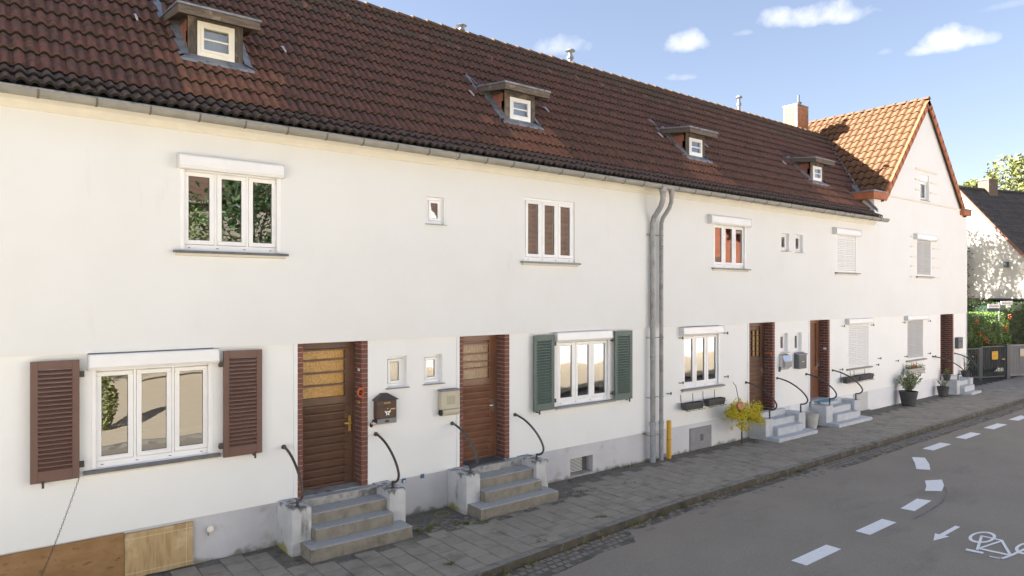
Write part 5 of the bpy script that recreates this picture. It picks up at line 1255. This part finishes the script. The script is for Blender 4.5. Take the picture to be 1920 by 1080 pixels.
# ------------------------------------------------------------------ weeds and fallen leaves
mb = MB(); mb.tint = []
def tuft(x, y, z, n, hgt):
    for k in range(n):
        a = random.uniform(0, 6.283); l = hgt*random.uniform(.5, 1.1); r_ = random.uniform(.01, .05); b = Vector((x+random.gauss(0, .02), y+random.gauss(0, .015), z)); tpt = b+Vector((math.cos(a)*r_*1.6, math.sin(a)*r_*1.6, l)); sd = Vector((-math.sin(a), math.cos(a), 0))*.004
        mb.curt = random.random(); mb.add([b-sd, b+sd, tpt], [(0, 1, 2)])
for x, n, h_ in [(5.05, 26, .08), (5.42, 70, .16), (5.85, 40, .10), (7.0, 40, .16), (7.35, 55, .11), (8.2, 45, .13), (8.05, 40, .12), (8.9, 60, .16), (9.6, 60, .18), (6.6, 30, .09), (10.3, 30, .1), (11.5, 40, .12), (12.1, 60, .12), (12.9, 60, .1), (13.4, 60, .1), (4.6, 40, .09)]:
    for _ in range(2): tuft(x+random.gauss(0, .05), kerb_y(x)-.05-random.random()*.04, -.1, n//4, h_*.75)
for k in range(90):
    x = random.uniform(4, 30); tuft(x, kerb_y(x)-.035-random.random()*.05, -.1, 4, .035)
for x, y, n, h_ in [(5.30, -.75, 60, .05), (5.5, -.72, 50, .05), (5.2, -.85, 40, .06), (5.95, -.95, 60, .05), (6.2, -1.05, 60, .05), (5.85, -.8, 30, .04), (8.9, -.15, 10, .05), (10.2, -.06, 30, .09), (10.5, -.12, 30, .10), (11.2, -.05, 20, .08), (4.9, -2.1, 40, .04), (5.2, -.1, 16, .04), (9.6, -.9, 20, .04), (8.6, -.8, 20, .04), (6.4, -2.2, 20, .04), (7.8, -2.0, 30, .04)]:
    for _ in range(3): tuft(x+random.gauss(0, .06), y+random.gauss(0, .03), 0, n//2, h_)
tuft(11.12, -.05, .58, 30, .08)
mb.build('weeds', M['grass'], None, kind='stuff')
mb = MB()
for k in range(230):
    x = 4.3+9*random.random()**1.2 if k < 170 else random.uniform(4, 28); y = kerb_y(x)-.06-abs(random.gauss(0, .05)); z = -.088
    if k % 9 == 0: y = kerb_y(x)+random.uniform(.1, 1.8); z = .006
    r_ = random.uniform(.010, .026); a = random.uniform(0, 6.28)
    mb.add([(x+math.cos(a+q*1.57)*r_*(1 if q % 2 else .6), y+math.sin(a+q*1.57)*r_*(1 if q % 2 else .6), z+random.uniform(0, .014)) for q in range(4)], [(0, 1, 2, 3)])
mb.build('fallen_leaves', M['dryleaf'], None, kind='stuff')

# ------------------------------------------------------------------ far right: rotated house, fence, hedges, sign
E1 = Vector((.956, -.293, 0)); E2 = Vector((.293, .956, 0)); E3 = Vector((0, 0, 1))
def frame_xf(o): 
    o = Vector(o); return lambda p: tuple(o+E1*p[0]+E2*p[1]+E3*p[2])
BO = Vector((43.0, 4.8, 0)); bx = frame_xf(BO)
bh = thing('corner_villa', tuple(BO), 'white house with steep dark grey roof beyond the hedges at far right', 'house')
btan = 1.137; BR = 9.45
def bz(v): return BR+v*btan if v < 0 else BR-v*btan           # roof height at local y = v
mb = MB(); mb.xf = bx
vL = -5.2
zw = 3.30
mb.add([(0.15, vL, zw), (.15, -vL, zw), (.15, -vL, bz(-vL)-.1), (.15, 0, BR-.1), (.15, vL, bz(vL)-.1)], [(0, 4, 3, 2, 1)])
mb.add([(.15, vL, zw), (12, vL, zw), (12, vL, bz(vL)-.1), (.15, vL, bz(vL)-.1)], [(0, 1, 2, 3)])
mb.add([(.15, -vL, zw), (.15, vL, zw), (12, vL, zw), (12, -vL, zw)], [(0, 1, 2, 3)]); mb.build('wall', M['bg_wall'], bh, fix=True)
mb = MB(); mb.xf = bx; mb.box(.6, 11.8, vL+.4, -vL-.4, -.1, zw-.005); mb.build('ground_floor_wall', M['brown_wall'], bh)
mb = MB(); mb.xf = bx; mb.box(.11, .148, vL-.02, -vL+.02, zw-.05, zw+.03); mb.build('jetty_trim', M['gasket'], bh)
# roof: courses as real steps
mb = MB(); mb.xf = bx; mb.tint = []
n = 20; ln = 5.7
for k in range(n):
    v0 = -ln+ln*k/n; v1 = -ln+ln*(k+1)/n
    m_ = 44
    for q in range(m_):
        u0, u1 = -.12+12.3*q/m_, -.12+12.3*(q+1)/m_; mb.curt = random.random(); um = (u0+u1)/2
        a0, a1 = bz(v0)+.045, bz(v1)+.0
        mb.add([(u0, v0, a0), (um, v0, a0+.035), (u1, v0, a0), (u1, v1, a1), (um, v1, a1+.035), (u0, v1, a1), (u0, v0, a0-.045), (u1, v0, a0-.045)], [(0, 1, 4, 5), (1, 2, 3, 4), (6, 7, 2, 1, 0)])
mb.curt = .5; mb.add([(-.12, 0, BR+.03), (12.1, 0, BR+.03), (12.1, ln, bz(ln)), (-.12, ln, bz(ln))], [(0, 1, 2, 3)])
o = mb.build('roof_tile', M['bg_tile'], bh, kind='stuff')
mb = MB(); mb.xf = bx
mb.add([(-.13, -ln, bz(-ln)-.10), (-.13, 0, BR-.10), (-.13, 0, BR+.06), (-.13, -ln, bz(-ln)+.06), (-.02, -ln, bz(-ln)-.10), (-.02, 0, BR-.10), (-.02, 0, BR+.06), (-.02, -ln, bz(-ln)+.06)], [(0, 3, 2, 1), (4, 5, 6, 7), (0, 1, 5, 4), (3, 7, 6, 2)]); mb.build('verge_board', M['clay'], bh, fix=True)
u = -.1
while u < 12:
    q = MB(); q.xf = bx; half = .11; q.prism([(-half, BR-.02), (-half*.6, BR+.10), (half*.6, BR+.10), (half, BR-.02)], 'x', u, u+.40); q.build('ridge_tile', M['bg_tile'], bh); u += .42
bc = MB(); bc.xf = bx; bc.box(2.0, 2.75, -.32, .30, BR-.6, BR+.55); bc.build('chimney', M['wood_fascia'], bh)
bc = MB(); bc.xf = bx; bc.box(1.95, 2.80, -.37, .35, BR+.552, BR+.60); bc.build('chimney_cap', M['anthracite'], bh)
# porch roof and wall lamp
q = MB(); q.xf = bx; q.prism([(-3.6, 4.78), (-5.1, 4.78), (-5.1, 4.95), (-4.3, 5.30), (-3.6, 4.95)], 'x', -.8, .14); q.build('porch_roof', M['bg_tile'], bh)
q = MB(); q.xf = bx; q.box(-.7, .14, -5.0, -3.9, 3.32, 4.775); q.build('porch_wall', M['bg_wall'], bh)
q = MB(); q.xf = bx; q.box(-.05, .14, -2.6, -2.45, 4.95, 5.25); q.build('wall_lamp', M['anthracite'], bh)
for zz in (4.8, 6.2):
    q = MB(); q.xf = bx; q.box(.08, .149, .4, 1.6, zz, zz+.05); q.build('facade_bar', M['trim'], bh)

# fence and gates
FO = Vector((29.6, 1.52, 0)); fx = frame_xf(FO)                # local x along the fence
fn = thing('metal_fence', tuple(FO), 'dark grey metal bar fence between the corner house and the gate', 'fence')
def bars(parent, u0, u1, z0, z1, m, step=.11):
    q = MB(); q.xf = fx; q.box(u0, u1, -.02, .02, z1-.04, z1); q.box(u0, u1, -.02, .02, z0, z0+.04); q.box(u0, u0+.04, -.022, .022, z0, z1); q.box(u1-.04, u1, -.022, .022, z0, z1); q.build('frame', m, parent)
    u = u0+.10
    while u < u1-.06:
        q = MB(); q.xf = fx; q.box(u-.008, u+.008, -.008, .008, z0+.04, z1-.04); q.build('bar', m, parent); u += step
bars(fn, -.2, 3.22, .10, 1.32, M['fence_dark'])
for u in (-.2, 1.5, 3.24):
    q = MB(); q.xf = fx; q.box(u, u+.06, -.03, .03, -.05, 1.36); q.build('post', M['fence_dark'], fn)
def pt(u, v=0, z=0): return fx((u, v, z))
g1 = thing('garden_gate', pt(3.32), 'dark grey metal gate backed by black screen, with an orange-yellow notice', 'gate')
bars(g1, 3.33, 4.80, .08, 1.38, M['fence_dark'], .10)
q = MB(); q.xf = fx; q.box(3.38, 4.75, .025, .032, .45, 1.34); q.build('screen', M['screen'], g1)
q = MB(); q.xf = fx; q.box(4.55, 4.70, -.06, -.02, .80, .84); q.build('handle', M['brass'], g1)
nt_ = MB(); nt_.xf = fx; nt_.box(3.95, 4.32, -.032, -.024, .82, 1.16); nn_ = nt_.build('notice', M['yellow'], None, 'orange-yellow notice with faint lines on the black-screened gate', 'notice', 'yellow notices on the gates')
gp = MB(); gp.xf = fx; gp.box(4.82, 5.02, -.08, .08, -.05, 1.42); gp.build('gate_post', M['fence_dark'], None, 'square grey post between the dark gate and the pale gate', 'post')
g2 = thing('garden_gate', pt(5.04), 'pale grey metal gate with a light screen and pale yellow notice', 'gate')
bars(g2, 5.05, 6.75, .08, 1.40, M['fence_pale'], .10)
q = MB(); q.xf = fx; q.box(5.10, 6.70, .025, .032, .12, 1.36); q.build('screen', M['screen_pale'], g2)
q = MB(); q.xf = fx; q.box(6.55, 6.62, -.05, -.02, .95, 1.05); q.build('handle', M['iron'], g2)
n2 = MB(); n2.xf = fx; n2.box(5.72, 6.12, -.032, -.024, .90, 1.22); n2.mat = 1; n2.box(5.66, 5.72, -.032, -.024, 1.10, 1.24); n2.build('notice', [M['mb_cream'], M['blue']], None, 'pale yellow notice with blue edge on the pale gate', 'notice', 'yellow notices on the gates')
q = MB(); q.xf = fx
for k in range(4): q.box(4.0, 4.26-.05*(k % 2), -.0345, -.0325, 1.10-.06*k, 1.112-.06*k)
q.build('print_line', M['anthracite'], nn_)
gp = MB(); gp.xf = fx; gp.box(6.77, 6.95, -.08, .08, -.05, 1.42); gp.build('gate_post', M['fence_dark'], None, 'square grey post right of the pale gate', 'post')
for u0 in (6.98, 9.0, 11.0):
    pf = thing('metal_fence', pt(u0), 'grey bar fence continuing right of the pale gate', 'fence', 'fence panels right of the gates'); bars(pf, u0, u0+1.95, .1, 1.35, M['fence_pale'], .12); pf['label'] = {6.98: 'grey bar fence panel directly right of the pale gate', 9.0: 'grey bar fence panel, second past the pale gate', 11.0: 'grey bar fence panel, farthest past the pale gate'}[u0]

def hedge(name, u0, u1, v0, v1, z0, z1, mname, n, ls, label, rnd=.35, berries=0, core='leaf_dark'):
    t = thing(name, pt((u0+u1)/2, (v0+v1)/2, 0), label, 'hedge')
    c = MB(); c.xf = fx; e = .16; c.bbox(u0+e, u1-e, v0+e, v1-e, 0, z1-e, rnd*.7); cm = c.build('core', M[core], t)
    lf = MB(); lf.tint = []; pts = []
    while len(pts) < n:
        f = random.random()
        if f < .5: p = (random.uniform(u0, u1), v0+abs(random.gauss(0, .05)), random.uniform(z0, z1))
        elif f < .75: p = (random.uniform(u0, u1), random.uniform(v0, v1), z1-abs(random.gauss(0, .05)))
        else: p = (random.choice((u0+abs(random.gauss(0, .05)), u1-abs(random.gauss(0, .05)))), random.uniform(v0, v1), random.uniform(z0, z1))
        du = min(p[0]-u0, u1-p[0]); dz = z1-p[2]; dv = min(p[1]-v0, v1-p[1])
        if du < rnd and dz < rnd and math.hypot(rnd-du, rnd-dz) > rnd: continue
        if dv < rnd*.6 and dz < rnd*.6 and math.hypot(rnd*.6-dv, rnd*.6-dz) > rnd*.6: continue
        b = .05*math.sin(p[0]*5+p[2]*4)+.04*math.sin(p[0]*11-p[2]*7)
        pts.append(fx((p[0], p[1]+b, p[2]+b*.4)))
    leaves_into(lf, pts, ls); lf.build('foliage', M[mname], t)
    if berries:
        for _ in range(berries):
            q = MB(); cu, cz = random.uniform(u0+.3, u1-.05), random.uniform(z0+.2, z1-.2); q.xf = fx
            for __ in range(16):
                a_, b_ = cu+random.gauss(0, .07), cz+random.gauss(0, .05); q.lathe((a_, v0-.03+random.gauss(0, .02), b_), [(.008, -.02), (.022, 0), (.008, .02)], 5)
            o_ = q.build('berry_cluster', M['berry'], t, kind='stuff')
hedge('berry_hedge', 3.2, 7.15, 1.3, 2.4, .3, 2.72, 'leaf_hedge', 9000, .085, 'clipped green hedge with orange berries behind the dark gate', .4, 11)
hedge('tall_hedge', 8.9, 16, 3.2, 4.6, .3, 3.15, 'leaf_dark', 9000, .10, 'tall dark green hedge behind the pale gate at the right edge', .3)
hedge('yellow_hedge', 7.5, 12.4, 5.2, 6.4, 1.5, 3.25, 'leaf_autumn', 3500, .11, 'yellow-green hedge showing above the berry hedge', .3)
# small creepers by the fence
# street name sign
sg = thing('street_sign', pt(8.84, 2.9), 'grey post with two white street name plates rising above the berry hedge', 'street sign')
so = Vector(pt(8.84, 2.9)); q = MB(); q.tube([(so.x, so.y, -.05), (so.x, so.y, 3.14)], .04, 8); q.build('pole', M['zinc'], sg)
def plate(u0, u1, z0, z1, v, m, nm, tilt=0):
    q = MB(); q.xf = fx; q.add([(u0, v, z0), (u1, v, z0+tilt), (u1, v, z1+tilt), (u0, v, z1), (u0, v+.015, z0), (u1, v+.015, z0+tilt), (u1, v+.015, z1+tilt), (u0, v+.015, z1)], [(0,1,2,3), (7,6,5,4), (0,4,5,1), (3,2,6,7), (0,3,7,4), (1,5,6,2)]); return q.build(nm, m, sg)
plate(7.97, 8.80, 2.88, 3.08, 2.83, M['white'], 'name_plate'); plate(8.88, 9.72, 3.02, 3.21, 2.83, M['white'], 'name_plate', .02); plate(7.90, 8.78, 2.74, 2.87, 2.84, M['blue_dark'], 'lower_plate'); plate(9.30, 9.60, 2.91, 3.01, 2.84, M['white'], 'lower_plate')
for (u0, u1, zz) in ((8.08, 8.70, 2.98), (9.0, 9.6, 3.12)):
    q = MB(); q.xf = fx; x = u0
    while x < u1: ww = random.uniform(.02, .05); q.box(x, x+ww, 2.822, 2.828, zz-.028, zz+.028*random.choice((.6, 1))); x += ww+.03
    q.build('faint_lettering', M['sill_grey'], sg)

# trees ----------------------------------------------------------
def tree(name, x, y, h_, cr, label, mname, n, ls, z0=.35, cat='tree', group=None, cols=5, flat_=1.0):
    t = thing(name, (x, y, -.1), label, cat, group)
    tr = MB(); tp = Vector((x+random.uniform(-.2, .2), y, h_*.62)); tr.tube([(x, y, -.2), (x+.05, y+.03, h_*.3), tuple(tp)], [h_*.022, h_*.017, h_*.008], 8)
    blobs = []
    for k in range(16):
        a = random.uniform(0, 6.283); e = random.uniform(-.5, 1.2); r_ = cr*random.uniform(.35, .8); c = Vector((x+math.cos(a)*math.cos(e)*r_, y+math.sin(a)*math.cos(e)*r_, h_*(1-z0)*.5+h_*z0+math.sin(e)*(h_*(1-z0)*.42)))
        blobs.append((c, cr*random.uniform(.28, .5))); b = Vector((x, y, h_*random.uniform(.25, .6))); tr.tube([b, b.lerp(c, .5)+Vector((0, 0, .1)), c], [h_*.008, h_*.005, h_*.002], 5)
    tr.build('trunk', M['bark'], t)
    lf = MB(); lf.tint = []; pts = []
    for _ in range(n):
        c, r_ = random.choice(blobs); d = Vector((random.gauss(0, 1), random.gauss(0, 1), random.gauss(0, 1))).normalized()*r_*random.uniform(.45, 1.05); pts.append(c+Vector((d.x, d.y, d.z*flat_)))
    leaves_into(lf, pts, ls); lf.build('crown', M[mname], t); return t
tree('autumn_tree', 62, 7.4, 14.0, 3.3, 'yellow-green tree showing above the dark roof around its chimney', 'leaf_autumn', 9000, .34)
tree('autumn_tree', 60, 10.0, 12.9, 1.6, 'small yellowish tree beyond the dark roof, left of its chimney', 'leaf_autumn', 6000, .34)
tree('garden_tree', 36.3, 9.6, 11.5, 3.3, 'leafy garden tree behind the corner house casting dappled shade', 'leaf', 14000, .20, z0=.25)
tree('garden_tree', 38.8, 8.3, 8.6, 2.0, 'smaller garden tree before the white villa wall', 'leaf', 2500, .17, z0=.3)
ct = thing('climbing_shrub', bx((-.3, -.1, 0)), 'narrow dark green climber on the villa wall next to the corner', 'shrub')
lf = MB(); lf.tint = []; leaves_into(lf, [bx((-.15+random.gauss(0, .10), -.35+random.gauss(0, .16), random.uniform(2.0, 6.1))) for _ in range(900)], .16); lf.build('foliage', M['leaf_dark'], ct)

# ------------------------------------------------------------------ across the street (sunlit, lights and is mirrored in the windows)
opp_kerb = MB(); opp_kerb.box(-60, 80, -8.75, -8.6, -.15, 0); opp_kerb.build('opposite_kerb', M['kerb'], None, kind='structure')
op = MB(); op.box(-60, 80, -40, -8.755, -.15, -.005); op.build('forecourt', M['opp_pave'], None, kind='structure')
def opp_house(x0, x1, yf, yb, ze, zr, wall, lab, roofm='opp_tile', wins=True):
    t = thing('opposite_house', ((x0+x1)/2, yf, 0), lab, 'house', 'houses across the street')
    mb = MB(); ym = (yf+yb)/2
    mb.quad((x0, yf, 0), (x0, yf, ze), (x1, yf, ze), (x1, yf, 0)); mb.quad((x0, yb, 0), (x1, yb, 0), (x1, yb, ze), (x0, yb, ze))
    for xx in (x0, x1): mb.add([(xx, yf, 0), (xx, yf, ze), (xx, ym, zr), (xx, yb, ze), (xx, yb, 0)], [(0, 1, 2, 3, 4)])
    mb.build('wall', M[wall], t, fix=True)
    rt = MB(); rt.tint = []; n = 16
    for k in range(n):
        for sgn in (0, 1):
            ya, yb_ = (yf+.4, ym) if sgn == 0 else (yb-.4, ym); za = ze-.25
            p0, p1 = k/n, (k+1)/n; y0, y1 = ya+(yb_-ya)*p0, ya+(yb_-ya)*p1; z0, z1 = za+(zr-za)*p0+.09, za+(zr-za)*p1-.02
            x = x0-.3
            while x < x1+.3: rt.curt = random.random(); rt.quad((x, y0, z0), (x+.6, y0, z0), (x+.6, y1, z1), (x, y1, z1)); rt.quad((x, y0, z0-.11), (x+.6, y0, z0-.11), (x+.6, y0, z0), (x, y0, z0)); x += .6
    rt.build('roof', M[roofm], t)
    g = MB(); g.tube([(x0-.3, yf+.45, ze-.28), (x1+.3, yf+.45, ze-.28)], .07, 8); g.build('gutter', M['gutter'], t)
    if wins:
        x = x0+1.2
        while x < x1-1.5:
            for z in (1.0, 3.6):
                w_ = MB(); w_.box(x, x+1.2, yf, yf+.03, z, z+1.25); wo = w_.build('window', M['upvc'], t); p = MB(); p.quad((x+.08, yf+.034, z+.08), (x+.08, yf+.034, z+1.17), (x+1.12, yf+.034, z+1.17), (x+1.12, yf+.034, z+.08)); p.build('pane', M['gasket'], wo)
            x += 3.1
    return t
opp_house(17, 36.2, -15.5, -24, 5.4, 10.0, 'opp_white', 'long white house with brown tiled roof across the street, opposite the rain pipes', wins=False)
opp_house(37, 46, -15.5, -23, 7.6, 11.5, 'opp_brick', 'orange brick house across the street, farther along', 'opp_tile', wins=False)
opp_house(-2, 15.5, -27, -35, 8.5, 13, 'opp_grey', 'tall grey house behind the trees across the street', 'opp_tile', wins=False)
opp_house(-34, -8, -16, -24, 5.6, 9.8, 'opp_white', 'white house across the street behind the camera', wins=True)
tree('street_tree', 9.2, -19, 9, 3.2, 'broad green tree across the street between two white houses', 'leaf_dark', 5000, .22, z0=.15, group='trees across the street')
tree('street_tree', 5.2, -21.5, 10, 3.4, 'tall grey-green tree across the street', 'leaf', 4500, .24, z0=.15, group='trees across the street')
tree('street_tree', 13.6, -18.5, 7.5, 2.6, 'dark green tree beside the long white house across the street', 'leaf_dark', 3500, .22, z0=.1, group='trees across the street')
tree('street_tree', -2.5, -19.5, 8, 3.0, 'round tree across the street on the left', 'leaf', 4000, .24, z0=.15, group='trees across the street')
t = thing('orange_bush', (7.3, -16.2, 0), 'round orange flowering bush across the street', 'bush')
lf = MB(); lf.tint = []; pts = []
for _ in range(2600):
    d = Vector((random.gauss(0, 1), random.gauss(0, 1), random.gauss(0, 1))).normalized()*random.uniform(.8, 1.05); pts.append((7.0+d.x*1.3, -16.2+d.y*1.2, 3.4+d.z*.9))
leaves_into(lf, pts, .16); lf.build('foliage', M['leaf_orange'], t); q = MB(); q.tube([(7, -16.2, -.1), (7, -16.2, 3.0)], .1, 6); q.build('stem', M['bark'], t)
t = thing('roadside_bush', (2.7, -11.3, 0), 'yellow-green bush on the far side of the road', 'bush')
lf = MB(); lf.tint = []; pts = []
for _ in range(2200):
    d = Vector((random.gauss(0, 1), random.gauss(0, 1), random.gauss(0, 1))).normalized()*random.uniform(.7, 1.05); pts.append((2.6+d.x*.38, -11.3+d.y*.4, .75+d.z*.8))
leaves_into(lf, pts, .10); lf.build('foliage', M['leaf_autumn'], t)
t = thing('street_sapling', (16.5, -13.2, 0), 'small yellow-leafed sapling before the white house across the street', 'tree')
lf = MB(); lf.tint = []; leaves_into(lf, [(16.5+random.gauss(0, .3), -13.2+random.gauss(0, .3), 2.3+random.gauss(0, .3)) for _ in range(700)], .11); lf.build('crown', M['leaf_autumn'], t); q = MB(); q.tube([(16.5, -13.2, -.1), (16.5, -13.2, 2.2)], .04, 6); q.build('trunk', M['bark'], t)
